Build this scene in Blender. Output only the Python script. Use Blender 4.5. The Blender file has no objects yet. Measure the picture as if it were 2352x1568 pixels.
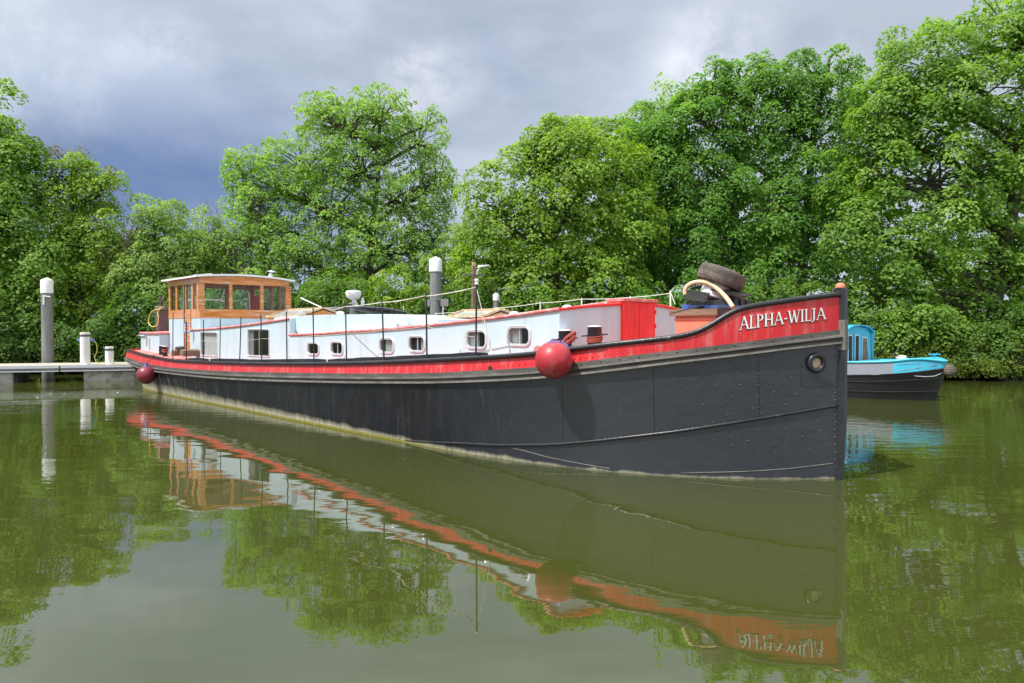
import bpy, math, random
import numpy as np
from mathutils import Vector, Matrix
random.seed(7); RNG=np.random.default_rng(7)
R=math.radians
scene=bpy.context.scene
C=scene.collection
# ------------------------------------------------------------------ camera model (photo measured on a 2352 x 1568 grid)
FP=1633.; PITCH=R(0.95); HC=1.7
def ray(px,py):
    a=px-1176.; b=784.-py
    return (a, FP*math.cos(PITCH)+b*math.sin(PITCH), -FP*math.sin(PITCH)+b*math.cos(PITCH))
def at(px,py,Y):
    r=ray(px,py); k=Y/r[1]; return Vector((r[0]*k,Y,HC+r[2]*k))
def project(x,y,z):
    z=z-HC; d=y*math.cos(PITCH)-z*math.sin(PITCH); u=y*math.sin(PITCH)+z*math.cos(PITCH)
    return 1176+FP*x/d, 784-FP*u/d
class Frame:
    """a moored boat's own axes: s forward from the stem, t towards its near (starboard) side, z up"""
    def __init__(f,O,rz): f.O=O; f.rz=rz; f.c=math.cos(rz); f.s=math.sin(rz)
    def world(f,s,t,z=0.): return Vector((f.O[0]+s*f.c+t*f.s, f.O[1]+s*f.s-t*f.c, z))
    def local(f,x,y):
        dx,dy=x-f.O[0],y-f.O[1]; return dx*f.c+dy*f.s, dx*f.s-dy*f.c
    def bt(f,px,py,t):
        r=ray(px,py); k=(-t-f.O[0]*f.s+f.O[1]*f.c)/(-r[0]*f.s+r[1]*f.c)
        return f.local(r[0]*k,r[1]*k)[0], HC+r[2]*k
    def bs(f,px,py,s):
        r=ray(px,py); k=(s+f.O[0]*f.c+f.O[1]*f.s)/(r[0]*f.c+r[1]*f.s)
        return f.local(r[0]*k,r[1]*k)[1], HC+r[2]*k
    def proj(f,s,t,z): w=f.world(s,t,z); return project(*w)
BF=Frame((3.69,8.1),math.atan2(-.72,.69))
# ------------------------------------------------------------------ mesh builder
class MB:
    def __init__(m): m.v=[]; m.f=[]; m.mi=[]; m.cur=0
    def add(m,vs,fs):
        b=len(m.v); m.v.extend([tuple(v) for v in vs]); m.f.extend([tuple(b+i for i in f) for f in fs]); m.mi.extend([m.cur]*len(fs)); return m
    def mat(m,i): m.cur=i; return m
    def box(m,x0,x1,y0,y1,z0,z1):
        vs=[(x,y,z) for x in (x0,x1) for y in (y0,y1) for z in (z0,z1)]
        return m.add(vs,[(0,1,3,2),(4,6,7,5),(0,4,5,1),(2,3,7,6),(0,2,6,4),(1,5,7,3)])
    def hexa(m,b,t):
        """b, t: four bottom and four top corners, same turning"""
        return m.add(list(b)+list(t),[(3,2,1,0),(4,5,6,7),(0,1,5,4),(1,2,6,5),(2,3,7,6),(3,0,4,7)])
    def bar(m,a,b,w,h,up=(0,0,1)):
        a=Vector(a);b=Vector(b);d=(b-a).normalized();u=Vector(up);s=d.cross(u)
        if s.length<1e-4: s=d.cross(Vector((1,0,0)))
        s.normalize();u=s.cross(d).normalized();s*=w/2;u*=h/2
        return m.hexa([a-s-u,a+s-u,a+s+u,a-s+u],[b-s-u,b+s-u,b+s+u,b-s+u])
    def tube(m,pts,r,n=8,caps=True,closed=False):
        pts=[Vector(p) for p in pts]; N=len(pts); rs=r if isinstance(r,(list,tuple)) else [r]*N
        ref=None; rings=[]
        for i,p in enumerate(pts):
            if closed: d=(pts[(i+1)%N]-pts[i-1])
            else: d=(pts[min(i+1,N-1)]-pts[max(i-1,0)])
            d.normalize()
            if ref is None:
                ref=d.orthogonal().normalized()
            ref=(ref-d*ref.dot(d))
            if ref.length<1e-6: ref=d.orthogonal()
            ref.normalize(); b=d.cross(ref)
            rings.append([p+ref*(rs[i]*math.cos(2*math.pi*k/n))+b*(rs[i]*math.sin(2*math.pi*k/n)) for k in range(n)])
        return m.loft(rings,True,closed,caps)
    def loft(m,rings,wrap=True,closed=False,caps=False):
        n=len(rings[0]); N=len(rings); vs=[v for r in rings for v in r]; fs=[]
        for i in range(N if closed else N-1):
            j=(i+1)%N
            for k in range(n if wrap else n-1):
                l=(k+1)%n; fs.append((i*n+k,i*n+l,j*n+l,j*n+k))
        if caps and not closed: fs.append(tuple(range(n))[::-1]); fs.append(tuple((N-1)*n+k for k in range(n)))
        return m.add(vs,fs)
    def lathe(m,prof,c=(0,0,0),axis=(0,0,1),n=24,caps=True):
        c=Vector(c);a=Vector(axis).normalized();u=a.orthogonal().normalized();w=a.cross(u)
        rings=[[c+a*z+(u*math.cos(2*math.pi*k/n)+w*math.sin(2*math.pi*k/n))*max(r,1e-5) for k in range(n)] for r,z in prof]
        return m.loft(rings,True,False,caps)
    def sphere(m,c,r,n=24,k=14,sz=1.0,a0=-90,a1=90):
        return m.lathe([(r*math.cos(R(a0+(a1-a0)*i/k)),r*sz*math.sin(R(a0+(a1-a0)*i/k))) for i in range(k+1)],c,n=n)
    def torus(m,c,Rr,r,axis=(0,0,1),n=32,k=10):
        c=Vector(c);a=Vector(axis).normalized();u=a.orthogonal().normalized();w=a.cross(u)
        pts=[c+(u*math.cos(2*math.pi*i/n)+w*math.sin(2*math.pi*i/n))*Rr for i in range(n)]
        rings=[]
        for p in pts:
            d=(p-c).normalized(); rings.append([p+(d*math.cos(2*math.pi*j/k)+a*math.sin(2*math.pi*j/k))*r for j in range(k)])
        return m.loft(rings,True,True)
    def prism(m,poly,z0,z1,axes=(0,1,2)):
        """poly of (a,b) swept along the third axis"""
        n=len(poly); vs=[]
        for z in (z0,z1):
            for a,b in poly:
                v=[0,0,0]; v[axes[0]]=a; v[axes[1]]=b; v[axes[2]]=z; vs.append(tuple(v))
        return m.add(vs,[tuple(range(n))[::-1],tuple(range(n,2*n))]+[(k,(k+1)%n,n+(k+1)%n,n+k) for k in range(n)])
    def build(m,name,mats,parent=None,off=(0,0,0),smooth=0,bevel=0,recalc=True):
        me=bpy.data.meshes.new(name); o3=Vector(off)
        me.from_pydata([tuple(Vector(v)-o3) for v in m.v],[],m.f)
        if not isinstance(mats,(list,tuple)): mats=[mats]
        for q in mats: me.materials.append(q)
        if len(mats)>1: me.polygons.foreach_set('material_index',m.mi)
        me.validate()
        if recalc:
            import bmesh
            bm=bmesh.new(); bm.from_mesh(me); bmesh.ops.recalc_face_normals(bm,faces=bm.faces)
            bm.to_mesh(me); bm.free()
        if smooth:
            me.polygons.foreach_set('use_smooth',[True]*len(me.polygons))
            try: me.set_sharp_from_angle(angle=R(smooth))
            except Exception: pass
        me.update()
        o=bpy.data.objects.new(name,me); C.objects.link(o)
        if parent: o.parent=parent
        if bevel:
            b=o.modifiers.new('b','BEVEL'); b.width=bevel; b.segments=2; b.limit_method='ANGLE'
        return o
def tag(o,label=None,cat=None,group=None,kind=None):
    if label: o['label']=label
    if cat: o['category']=cat
    if group: o['group']=group
    if kind: o['kind']=kind
    return o
def root(name,loc,rz,label,cat,group=None):
    o=bpy.data.objects.new(name,None); C.objects.link(o); o.location=loc; o.rotation_euler=(0,0,rz); o.empty_display_size=.3
    return tag(o,label,cat,group)
class Boat3:
    """local coordinates in a boat frame -> (s, -t, z)"""
def L(s,t,z): return (s,-t,z)
def broot(name,s,t,z,label,cat,group=None,fr=BF):
    o=root(name,fr.world(s,t,z),fr.rz,label,cat,group); return o,(s,-t,z)
def bsolo(mb,name,mats,s,t,z,label,cat,group=None,smooth=0,fr=BF,bevel=0):
    o=mb.build(name,mats,None,(s,-t,z),smooth,bevel); o.location=fr.world(s,t,z); o.rotation_euler=(0,0,fr.rz)
    return tag(o,label,cat,group)
def pchip(xs,ys):
    xs=np.array(xs,float); ys=np.array(ys,float); o=np.argsort(xs); xs=xs[o]; ys=ys[o]
    h=np.diff(xs); d=np.diff(ys)/h; m=np.zeros(len(xs)); m[0]=d[0]; m[-1]=d[-1]
    for i in range(1,len(xs)-1):
        if d[i-1]*d[i]>0:
            w1=2*h[i]+h[i-1]; w2=h[i]+2*h[i-1]; m[i]=(w1+w2)/(w1/d[i-1]+w2/d[i])
    def f(x):
        x=min(max(x,xs[0]),xs[-1]); i=min(max(int(np.searchsorted(xs,x))-1,0),len(xs)-2)
        t=(x-xs[i])/h[i]; return float((2*t**3-3*t*t+1)*ys[i]+(t**3-2*t*t+t)*h[i]*m[i]+(-2*t**3+3*t*t)*ys[i+1]+(t**3-t*t)*h[i]*m[i+1])
    return f
# ------------------------------------------------------------------ materials
def newmat(name):
    m=bpy.data.materials.new(name); m.use_nodes=True; nt=m.node_tree; return m,nt,nt.nodes['Principled BSDF'],nt.nodes.new,nt.links.new
def mat(name,col,rough=.5,metal=0.,var=.12,scale=6.,bump=0.,bscale=40.,spec=.5,stretch=(1,1,1),col2=None,thr=(.45,.6),coat=0.):
    """base colour broken up by noise; col2 is a second (worn, rusty, bare) colour that shows in patches"""
    m,nt,p,N,K=newmat(name)
    p.inputs['Roughness'].default_value=rough; p.inputs['Metallic'].default_value=metal
    p.inputs['Specular IOR Level'].default_value=spec; p.inputs['Coat Weight'].default_value=coat
    tc=N('ShaderNodeTexCoord'); mp=N('ShaderNodeMapping'); mp.inputs['Scale'].default_value=stretch
    K(tc.outputs['Object'],mp.inputs[0])
    n=N('ShaderNodeTexNoise'); n.inputs['Scale'].default_value=scale; n.inputs['Detail'].default_value=6; n.inputs['Roughness'].default_value=.6
    K(mp.outputs[0],n.inputs['Vector'])
    r=N('ShaderNodeValToRGB'); r.color_ramp.elements[0].position=.3; r.color_ramp.elements[1].position=.7
    r.color_ramp.elements[0].color=(*[c*(1-var) for c in col],1); r.color_ramp.elements[1].color=(*[min(1,c*(1+var)) for c in col],1)
    K(n.outputs[0],r.inputs[0]); out=r.outputs[0]
    if col2:
        n2=N('ShaderNodeTexNoise'); n2.inputs['Scale'].default_value=scale*.8; n2.inputs['Detail'].default_value=9; n2.inputs['Roughness'].default_value=.7
        mp2=N('ShaderNodeMapping'); mp2.inputs['Scale'].default_value=stretch; mp2.inputs['Location'].default_value=(3.1,7.7,1.3)
        K(tc.outputs['Object'],mp2.inputs[0]); K(mp2.outputs[0],n2.inputs['Vector'])
        mr=N('ShaderNodeMapRange'); mr.inputs['From Min'].default_value=thr[0]; mr.inputs['From Max'].default_value=thr[1]
        K(n2.outputs[0],mr.inputs[0]); mx=N('ShaderNodeMix'); mx.data_type='RGBA'
        K(mr.outputs[0],mx.inputs[0]); K(out,mx.inputs[6]); mx.inputs[7].default_value=(*col2,1); out=mx.outputs[2]
    K(out,p.inputs['Base Color'])
    if bump:
        n3=N('ShaderNodeTexNoise'); n3.inputs['Scale'].default_value=bscale; n3.inputs['Detail'].default_value=4
        K(mp.outputs[0],n3.inputs['Vector']); b=N('ShaderNodeBump'); b.inputs['Strength'].default_value=bump; b.inputs['Distance'].default_value=.02
        K(n3.outputs[0],b.inputs['Height']); K(b.outputs[0],p.inputs['Normal'])
    return m
def glassmat(name,tint=(.9,.93,.93),refl=1.0):
    m,nt,p,N,K=newmat(name); nt.nodes.remove(p); out=[n for n in nt.nodes if n.type=='OUTPUT_MATERIAL'][0]
    t=N('ShaderNodeBsdfTransparent'); t.inputs[0].default_value=(*tint,1); g=N('ShaderNodeBsdfGlossy'); g.inputs['Roughness'].default_value=.02
    f=N('ShaderNodeFresnel'); f.inputs[0].default_value=1.5; mx=N('ShaderNodeMixShader')
    gm=N('ShaderNodeNewGeometry'); q1=N('ShaderNodeMath'); q1.operation='SUBTRACT'; q1.inputs[0].default_value=1; K(gm.outputs['Backfacing'],q1.inputs[1]); q2=N('ShaderNodeMath'); q2.operation='MULTIPLY'; K(f.outputs[0],q2.inputs[0]); K(q1.outputs[0],q2.inputs[1]); K(q2.outputs[0],mx.inputs[0]); K(t.outputs[0],mx.inputs[1]); K(g.outputs[0],mx.inputs[2]); K(mx.outputs[0],out.inputs[0]); return m
M={}
M['black']=mat('black_paint',(.018,.019,.022),.32,var=.3,scale=3,bump=.12,bscale=25,col2=(.06,.06,.06),thr=(.62,.8))
M['rail']=mat('rail_paint',(.015,.016,.02),.35,var=.3,scale=5,bump=.2,bscale=30,col2=(.14,.15,.17),thr=(.62,.75),stretch=(1,1,1))
M['grey']=mat('strake_paint',(.075,.069,.062),.55,var=.3,scale=4,bump=.3,bscale=30,col2=(.16,.15,.135),thr=(.5,.68),stretch=(.5,.5,3))
M['greylite']=mat('strake_edge',(.165,.155,.14),.6,var=.3,scale=6,bump=.2,col2=(.1,.09,.08),thr=(.5,.65))
M['cabin']=mat('cabin_paint',(.495,.61,.685),.38,var=.035,scale=1.2,bump=.05,bscale=4,col2=(.40,.43,.42),thr=(.52,.82),stretch=(3,3,.35))
M['roofgrey']=mat('roof_paint',(.52,.58,.64),.5,var=.06,scale=2)
M['pinkred']=mat('trim_faded',(.62,.16,.15),.6,var=.2,scale=9,col2=(.72,.42,.38),thr=(.48,.62),bump=.2)
M['redpaint']=mat('red_paint',(.74,.025,.025),.42,var=.22,scale=5,stretch=(3,3,.6),col2=(.7,.16,.14),thr=(.55,.8),bump=.08)
M['deck']=mat('deck_paint',(.55,.20,.17),.7,var=.15,scale=5,col2=(.4,.2,.17),thr=(.5,.7))
M['salmon']=mat('salmon_paint',(.60,.19,.12),.6,var=.08,scale=3)
M['white']=mat('white_gel',(.78,.78,.77),.35,var=.04)
M['offwhite']=mat('white_pole_cap',(.80,.80,.79),.45,var=.04,scale=2)
M['chrome']=mat('steel',(.72,.72,.74),.22,metal=1,var=.05)
M['alu']=mat('aluminium',(.62,.64,.67),.38,metal=.6,var=.06)
M['frame']=mat('window_alloy',(.66,.67,.70),.35,metal=.35,var=.05)
M['glass']=glassmat('window_glass')
M['dark']=mat('dark_interior',(.02,.02,.022),.8)
M['curtain']=mat('curtain_cloth',(.62,.62,.60),.9,var=.08)
M['rubber']=mat('tyre_rubber',(.11,.10,.085),.8,var=.3,scale=8,bump=.3,bscale=60,col2=(.24,.20,.15),thr=(.45,.7))
M['mat']=mat('mat_rubber',(.028,.028,.03),.6,var=.2,scale=10)
M['hose']=mat('hose_cream',(.66,.49,.30),.5,var=.12,scale=6)
M['yellow']=mat('yellow_cable',(.70,.60,.16),.5)
M['rope']=mat('pale_rope',(.62,.60,.52),.85,bump=.4,bscale=200)
M['redrope']=mat('red_rope',(.32,.07,.05),.85,bump=.4,bscale=200)
M['blue']=mat('blue_plastic',(.055,.10,.33),.45,var=.2)
M['bin']=mat('bin_plastic',(.10,.10,.105),.6,var=.15)
M['timber']=mat('brown_timber',(.19,.12,.08),.8,var=.3,scale=3,stretch=(1,1,8),bump=.4,bscale=20,col2=(.3,.22,.16),thr=(.5,.7))
M['fender']=mat('fender_vinyl',(.40,.024,.036),.42,var=.18,scale=6,col2=(.48,.12,.11),thr=(.52,.75),bump=.06,bscale=20)
M['fender2']=mat('fender_vinyl_dark',(.20,.022,.04),.4,var=.15,scale=5)
M['fcap']=mat('fender_neck',(.04,.05,.22),.45)
M['pole']=mat('galvanised_pole',(.17,.175,.18),.55,var=.2,scale=3,stretch=(3,3,.4),col2=(.28,.27,.23),thr=(.5,.7))
M['concrete']=mat('concrete',(.40,.40,.37),.85,var=.2,scale=4,bump=.4,bscale=20,col2=(.20,.20,.17),thr=(.50,.58))
M['deckplank']=mat('pontoon_boards',(.46,.40,.30),.8,var=.15,scale=3,stretch=(1,12,1),bump=.3)
M['cyan']=mat('cyan_paint',(.05,.42,.60),.35,var=.06)
M['greyblue']=mat('grey_panel_paint',(.24,.25,.29),.4,var=.06)
M['cruiser']=mat('cruiser_gelcoat',(.055,.055,.065),.3,var=.1)
M['teal']=mat('teal_shadow_paint',(.05,.33,.44),.4,var=.06)  # darker than the cyan: the porch side's shade is painted into it
M['woodgap']=mat('hawse_wood',(.50,.38,.26),.8,var=.25,scale=9,col2=(.2,.14,.1),thr=(.5,.6))
M['sticker']=mat('sign_blue',(.10,.25,.65),.4)
M['signred']=mat('sign_red',(.6,.03,.04),.4)
M['orange']=mat('orange_cloth',(.55,.06,.03),.7)
def woodmat(name,base,dark,bare,thr,ax):
    m,nt,p,N,K=newmat(name); p.inputs['Roughness'].default_value=.35
    tc=N('ShaderNodeTexCoord'); mp=N('ShaderNodeMapping'); mp.inputs['Scale'].default_value=ax; K(tc.outputs['Object'],mp.inputs[0])
    n=N('ShaderNodeTexNoise'); n.inputs['Scale'].default_value=4; n.inputs['Detail'].default_value=8; n.inputs['Distortion'].default_value=1.0; K(mp.outputs[0],n.inputs['Vector'])
    r=N('ShaderNodeValToRGB'); r.color_ramp.elements[0].position=.3; r.color_ramp.elements[1].position=.65
    r.color_ramp.elements[0].color=(*dark,1); r.color_ramp.elements[1].color=(*base,1); K(n.outputs[0],r.inputs[0])
    n2=N('ShaderNodeTexNoise'); n2.inputs['Scale'].default_value=5; n2.inputs['Detail'].default_value=10; n2.inputs['Roughness'].default_value=.75; K(mp.outputs[0],n2.inputs['Vector'])
    mr=N('ShaderNodeMapRange'); mr.inputs['From Min'].default_value=thr[0]; mr.inputs['From Max'].default_value=thr[1]; K(n2.outputs[0],mr.inputs[0])
    mx=N('ShaderNodeMix'); mx.data_type='RGBA'; K(mr.outputs[0],mx.inputs[0]); K(r.outputs[0],mx.inputs[6]); mx.inputs[7].default_value=(*bare,1)
    K(mx.outputs[2],p.inputs['Base Color']); K(mr.outputs[0],p.inputs['Roughness']); return m
M['wood']=woodmat('varnished_wood',(.66,.25,.055),(.40,.12,.022),(.56,.43,.33),(.52,.62),(.6,.35,4))
M['woodv']=woodmat('varnished_post',(.66,.25,.055),(.40,.12,.022),(.56,.43,.33),(.52,.62),(6,6,.6))
M['woodpale']=woodmat('weathered_trim',(.58,.42,.24),(.40,.22,.09),(.62,.54,.42),(.5,.62),(3,3,3))
def hullmat():
    """worn black hull: runs, scuffs, pale scum and yellow weed at the waterline (real dirt, fixed to the steel)"""
    m,nt,p,N,K=newmat('hull_steel')
    p.inputs['Roughness'].default_value=.30; p.inputs['Specular IOR Level'].default_value=.45
    tc=N('ShaderNodeTexCoord'); sx=N('ShaderNodeSeparateXYZ'); K(tc.outputs['Object'],sx.inputs[0])
    def noise(sc,st,det=6,ro=.6):
        mp=N('ShaderNodeMapping'); mp.inputs['Scale'].default_value=st; K(tc.outputs['Object'],mp.inputs[0])
        n=N('ShaderNodeTexNoise'); n.inputs['Scale'].default_value=sc; n.inputs['Detail'].default_value=det; n.inputs['Roughness'].default_value=ro; K(mp.outputs[0],n.inputs['Vector']); return n.outputs[0]
    def mrange(x,a,b,c=0.,d=1.):
        r=N('ShaderNodeMapRange'); K(x,r.inputs[0])
        for i,v in zip((1,2,3,4),(a,b,c,d)): r.inputs[i].default_value=v
        return r.outputs[0]
    def mul(a,b,op='MULTIPLY'):
        q=N('ShaderNodeMath'); q.operation=op
        for i,v in enumerate((a,b)):
            if isinstance(v,(int,float)): q.inputs[i].default_value=v
            else: K(v,q.inputs[i])
        return q.outputs[0]
    def mix(f,a,b):
        x=N('ShaderNodeMix'); x.data_type='RGBA'; K(f,x.inputs[0])
        for i,v in ((6,a),(7,b)):
            if isinstance(v,tuple): x.inputs[i].default_value=(*v,1)
            else: K(v,x.inputs[i])
        return x.outputs[2]
    base=mix(mrange(noise(1.3,(1,1,1)),.35,.7),(.0055,.006,.0078),(.011,.011,.0125))
    aft=mrange(sx.outputs[0],-2.,-8.)          # the run aft is older and streakier
    streak=mrange(noise(5,(1,1,.12),5,.7),.52,.72)
    c=mix(mul(streak,mrange(aft,0,1,.10,.85)),base,(.16,.17,.18))
    scuff=mrange(noise(2.2,(1,1,1.6),10,.75),.66,.74); c=mix(mul(scuff,.5),c,(.2,.2,.19))
    runs=mrange(noise(11,(1.6,1.6,.05),4,.6),.60,.70); c=mix(mul(runs,mrange(noise(.9,(1,1,1),3),.45,.6,.0,.30)),c,(.13,.135,.14))
    rust=mrange(noise(7,(1,1,.7),8,.8),.70,.76); c=mix(mul(rust,.55),c,(.10,.055,.035))
    mott=mrange(noise(3.2,(1,1,1),7,.7),.48,.66); c=mix(mul(mott,mrange(sx.outputs[0],4.,8.,.08,.22)),c,(.055,.062,.076))
    hz=mrange(sx.outputs[0],7.,-6.,.022,.19)     # height of the scum line
    wob=mul(noise(2.5,(1,1,.2),5),.14); zz=mul(sx.outputs[2],wob,'SUBTRACT')
    zz=mul(zz,-.07,'SUBTRACT'); q=mul(zz,hz,'DIVIDE')
    scum=mrange(q,1.5,.45); sc2=mul(scum,mrange(noise(16,(1,1,.12),5,.75),.30,.58,.35,1.))
    c=mix(mul(sc2,mrange(sx.outputs[0],7.,2.,.65,.92)),c,(.42,.40,.29))
    weed=mrange(sx.outputs[2],.04,.03); w2=mul(weed,mrange(noise(12,(1,1,1),4),.30,.45,.4,1.))
    c=mix(mul(w2,mrange(sx.outputs[0],5.5,3.5,.0,.9)),c,(.19,.17,.012))
    bowf=mrange(sx.outputs[0],4.5,7.5,0.,1.); c=mix(mul(bowf,mul(mrange(scum,0,1,1.,.0),.8)),c,(.013,.017,.030)); K(mrange(bowf,0,1,.22,1.0),p.inputs['Specular IOR Level'])  # blue bow tint: the sky's reflection painted into the base colour
    K(c,p.inputs['Base Color']); K(mul(mrange(scum,0,1,.0,.5),mrange(sx.outputs[0],5.,7.5,.42,.46),'ADD'),p.inputs['Roughness'])
    b=N('ShaderNodeBump'); b.inputs['Strength'].default_value=.5; b.inputs['Distance'].default_value=.022
    hh=mul(mul(noise(1.6,(1,1,1),3),mul(noise(6,(1,1,1),3),mrange(sx.outputs[0],4.,7.5,.25,.60)),'ADD'),mul(noise(34,(1,1,1),3),.08),'ADD'); K(hh,b.inputs['Height']); K(b.outputs[0],p.inputs['Normal'])
    return m
M['hull']=hullmat()
def redband():
    m=mat('bulwark_red',(.56,.020,.026),.40,var=.10,scale=4,stretch=(3,3,.5),col2=(.58,.17,.17),thr=(.50,.72),bump=.06,bscale=10); return m
M['band']=redband()
# ================================================================== THE BARGE
barge=root('barge',BF.world(-9.5,0,0),BF.rz,'long black-hulled barge with pale blue cabin, red bulwark and wooden wheelhouse','barge')
BO=(-9.5,0,0)
def part(mb,name,mats,parent=None,smooth=0,bevel=0):
    return mb.build(name,mats,parent or barge,BO if (parent is None or parent is barge) else BO,smooth,bevel)
def sub(mb,name,mats,parent,smooth=0,bevel=0):
    # children of barge parts share the part's origin (both at the barge root)
    return mb.build(name,mats,parent,BO,smooth,bevel)
G0=[(.05,.035),(-.10,.28),(-.22,.46),(-.38,.64),(-.74,.98),(-1.33,1.40),(-2.01,1.70),(-2.7,1.87),(-3.5,1.98),(-4.6,2.04),(-6.5,2.06),(-9,2.06),(-12,2.06),(-14.5,2.06),(-16.5,2.05),(-18,2.02),(-19.2,1.96),(-20.2,1.84),(-21.0,1.62),(-21.65,1.27),(-22.1,.82),(-22.32,.4),(-22.37,0)]
W0=[(.02,.03),(-.14,.20),(-.26,.34),(-.40,.48),(-.74,.80),(-1.33,1.21),(-2.01,1.54),(-2.7,1.74),(-3.5,1.90),(-4.6,2.00),(-6.5,2.04),(-9,2.03),(-12,1.99),(-14.5,1.97),(-16.5,1.93),(-17.8,1.87),(-18.8,1.76),(-19.6,1.57),(-20.3,1.22),(-20.7,.82),(-20.9,.4),(-20.95,0)]
def curve(P,n):
    idx=list(range(len(P))); fs=pchip(idx,[p[0] for p in P]); ft=pchip(idx,[p[1] for p in P])
    return [(fs(i*(len(P)-1)/n),ft(i*(len(P)-1)/n)) for i in range(n+1)]
NV=168
Gc=curve(G0,NV); Wc=curve(W0,NV)
def trace(pts):
    f=pchip([p[0] for p in pts],[p[1] for p in pts]); return f,min(p[0] for p in pts),max(p[0] for p in pts)
T_rail=trace([(296.6,802),(328.5,811.8),(360.5,818.2),(396.7,824.6),(456.4,827.8),(520,829.9),(605,831.4),(691,831.4),(781.5,830.2),(888,827),(973,823),(1101,816.4),(1220,807.5),(1310,796.2),(1391,786.2),(1455,779.2),(1519,772.4),(1561,766),(1590,760.8),(1607.8,754.3),(1622,747.6),(1635.5,739.4),(1656.8,723.4),(1678,710.6),(1692,704.6),(1710,700),(1774,689.3),(1859,677.6),(1931,669)])
T_red=trace([(288,819),(328.5,833),(371,841.2),(456.4,849),(541.6,853.4),(648,855.5),(754.7,857),(845,857.9),(973,856.8),(1101,850.8),(1220,843.8),(1327,832),(1455,816),(1615,797.2),(1710,785.2),(1816,771.3),(1927,757.2)])
T_str=trace([(288,826),(307,839.5),(350,852.3),(413.8,860.8),(499,869.3),(605.5,874.9),(712,877.8),(824,879.9),(962,880.3),(1101,877.2),(1241,869.3),(1391,854.4),(1500,840.4),(1667,820.3),(1838,799),(1928,788.6)])
def zof(i,T,fallback):
    s,t=Gc[i]; w=BF.world(s,t,1.2); px=project(*w)[0]
    f,a,b=T; px=min(max(px,a),b); py=f(px)
    r=ray(px,py); return HC+r[2]*w.y/r[1]
iS=max(i for i in range(NV+1) if Gc[i][0]>-20.6)
def ztab(T):
    z=[zof(i,T,0) for i in range(iS+1)]; zl=z[-1]; sl=(z[-1]-z[-9])/max(1e-6,abs(Gc[iS][0]-Gc[iS-8][0]))
    for i in range(iS+1,NV+1): z.append(zl+min(sl*.6,.05)*abs(Gc[i][0]-Gc[iS][0]))
    z=np.array(z)
    for _ in range(2): z[1:-1]=(z[:-2]+2*z[1:-1]+z[2:])/4
    return list(z)
Zr=ztab(T_rail); Zb=ztab(T_red); Zk=ztab(T_str)
Zr[0]=Zr[1]; 
def norm(i,cv=None):
    cv=cv or Gc; a=cv[max(i-1,0)]; b=cv[min(i+1,NV)]; dx,dy=b[0]-a[0],b[1]-a[1]; l=math.hypot(dx,dy) or 1
    n=(dy/l,-dx/l)   # outward on the near side (s, t)
    if n[1]<0 and i<NV-2: n=(-n[0],-n[1])
    if i>=NV-1: n=(-1,0)
    return n
def hull_pt(i,z,out=0.):
    """point on the outer skin at station i, height z"""
    k=Zk[i]; g=Gc[i]; w=Wc[i]; f=z/k
    if f<1:
        f=max(f,-.4); e=1.25 if g[0]>-17 else 1.25+.5*min(1,(-17-g[0])/3)
        ff=(abs(f)**e)*(1 if f>0 else -1)
        s=w[0]+(g[0]-w[0])*ff; t=w[1]+(g[1]-w[1])*ff
    else: s,t=g
    n=norm(i); return (s+n[0]*out,t+n[1]*out,z)
def sweep(mb,prof,i0=0,i1=None,both=True):
    """prof(i) -> list of (s,t,z); sweep along the outline on both sides"""
    i1=NV if i1 is None else i1
    for sd in ((1,-1) if both else (1,)):
        rings=[[L(p[0],p[1]*sd,p[2]) for p in prof(i)] for i in range(i0,i1+1)]
        mb.loft(rings,False)
    return mb
# hull skin below the strake
mb=MB(); sweep(mb,lambda i:[hull_pt(i,Zk[i]*f+(-.35)*(1-f)) for f in [j/18 for j in range(19)]])
# rivets and plate laps on the bow
def visx(i,z): return BF.proj(*hull_pt(i,z))[0]
IS_VIS=max(i for i in range(NV+1) if Gc[i][0]>-20.7)
def onhull(px,py,out=0.,bulwark=False):
    """the point of the near-side skin seen at a pixel"""
    def q(i):
        i0=int(i); fr=i-i0; z=1.2
        for _ in range(14):
            a=hull_pt(i0,z,out); b=hull_pt(min(i0+1,NV),z,out); p=[a[k]*(1-fr)+b[k]*fr for k in range(3)]
            w=BF.world(p[0],p[1],0); r=ray(px,py); zn=HC+r[2]*w.y/r[1]
            z=.5*z+.5*zn
        return p[0],p[1],z,BF.proj(p[0],p[1],z)[0]
    lo,hi=0.,float(IS_VIS)
    for _ in range(40):
        m=(lo+hi)/2
        if q(m)[3]>px: lo=m
        else: hi=m
    r=q((lo+hi)/2); return r[0],r[1],r[2]
def hn(p):
    i=min(range(NV+1),key=lambda k:(Gc[k][0]-p[0])**2+(Gc[k][1]-p[1])**2); return norm(i)
def dome(mb,p,r):
    n=hn(p); mb.lathe([(r,0),(r*.8,r*.5),(r*.35,r*.75),(0,r*.8)],L(*p),L(n[0],n[1],0),n=8,caps=False)
rv=random.Random(3)
pl=[(1922,y) for y in range(800,1090,17)]
for px,py in pl: dome(mb,onhull(px-3,py,.0),.012)
for y in range(806,1000,13): dome(mb,onhull(1742+(y%2)*7,y),.009)
for y in range(815,1050,30):
    for x in range(1560,1900,42):
        if not (1838<x<1912 and 800<y<895): dome(mb,onhull(x+rv.uniform(-16,16),y+rv.uniform(-13,13)),rv.uniform(.006,.011))
for x in range(1130,1560,40):
    for y in (900,930,975): 
        if rv.random()<.5: dome(mb,onhull(x+rv.uniform(-18,18),y+rv.uniform(-13,13)),rv.uniform(.004,.008))
part(mb,'hull',M['hull'],smooth=50)
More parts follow.
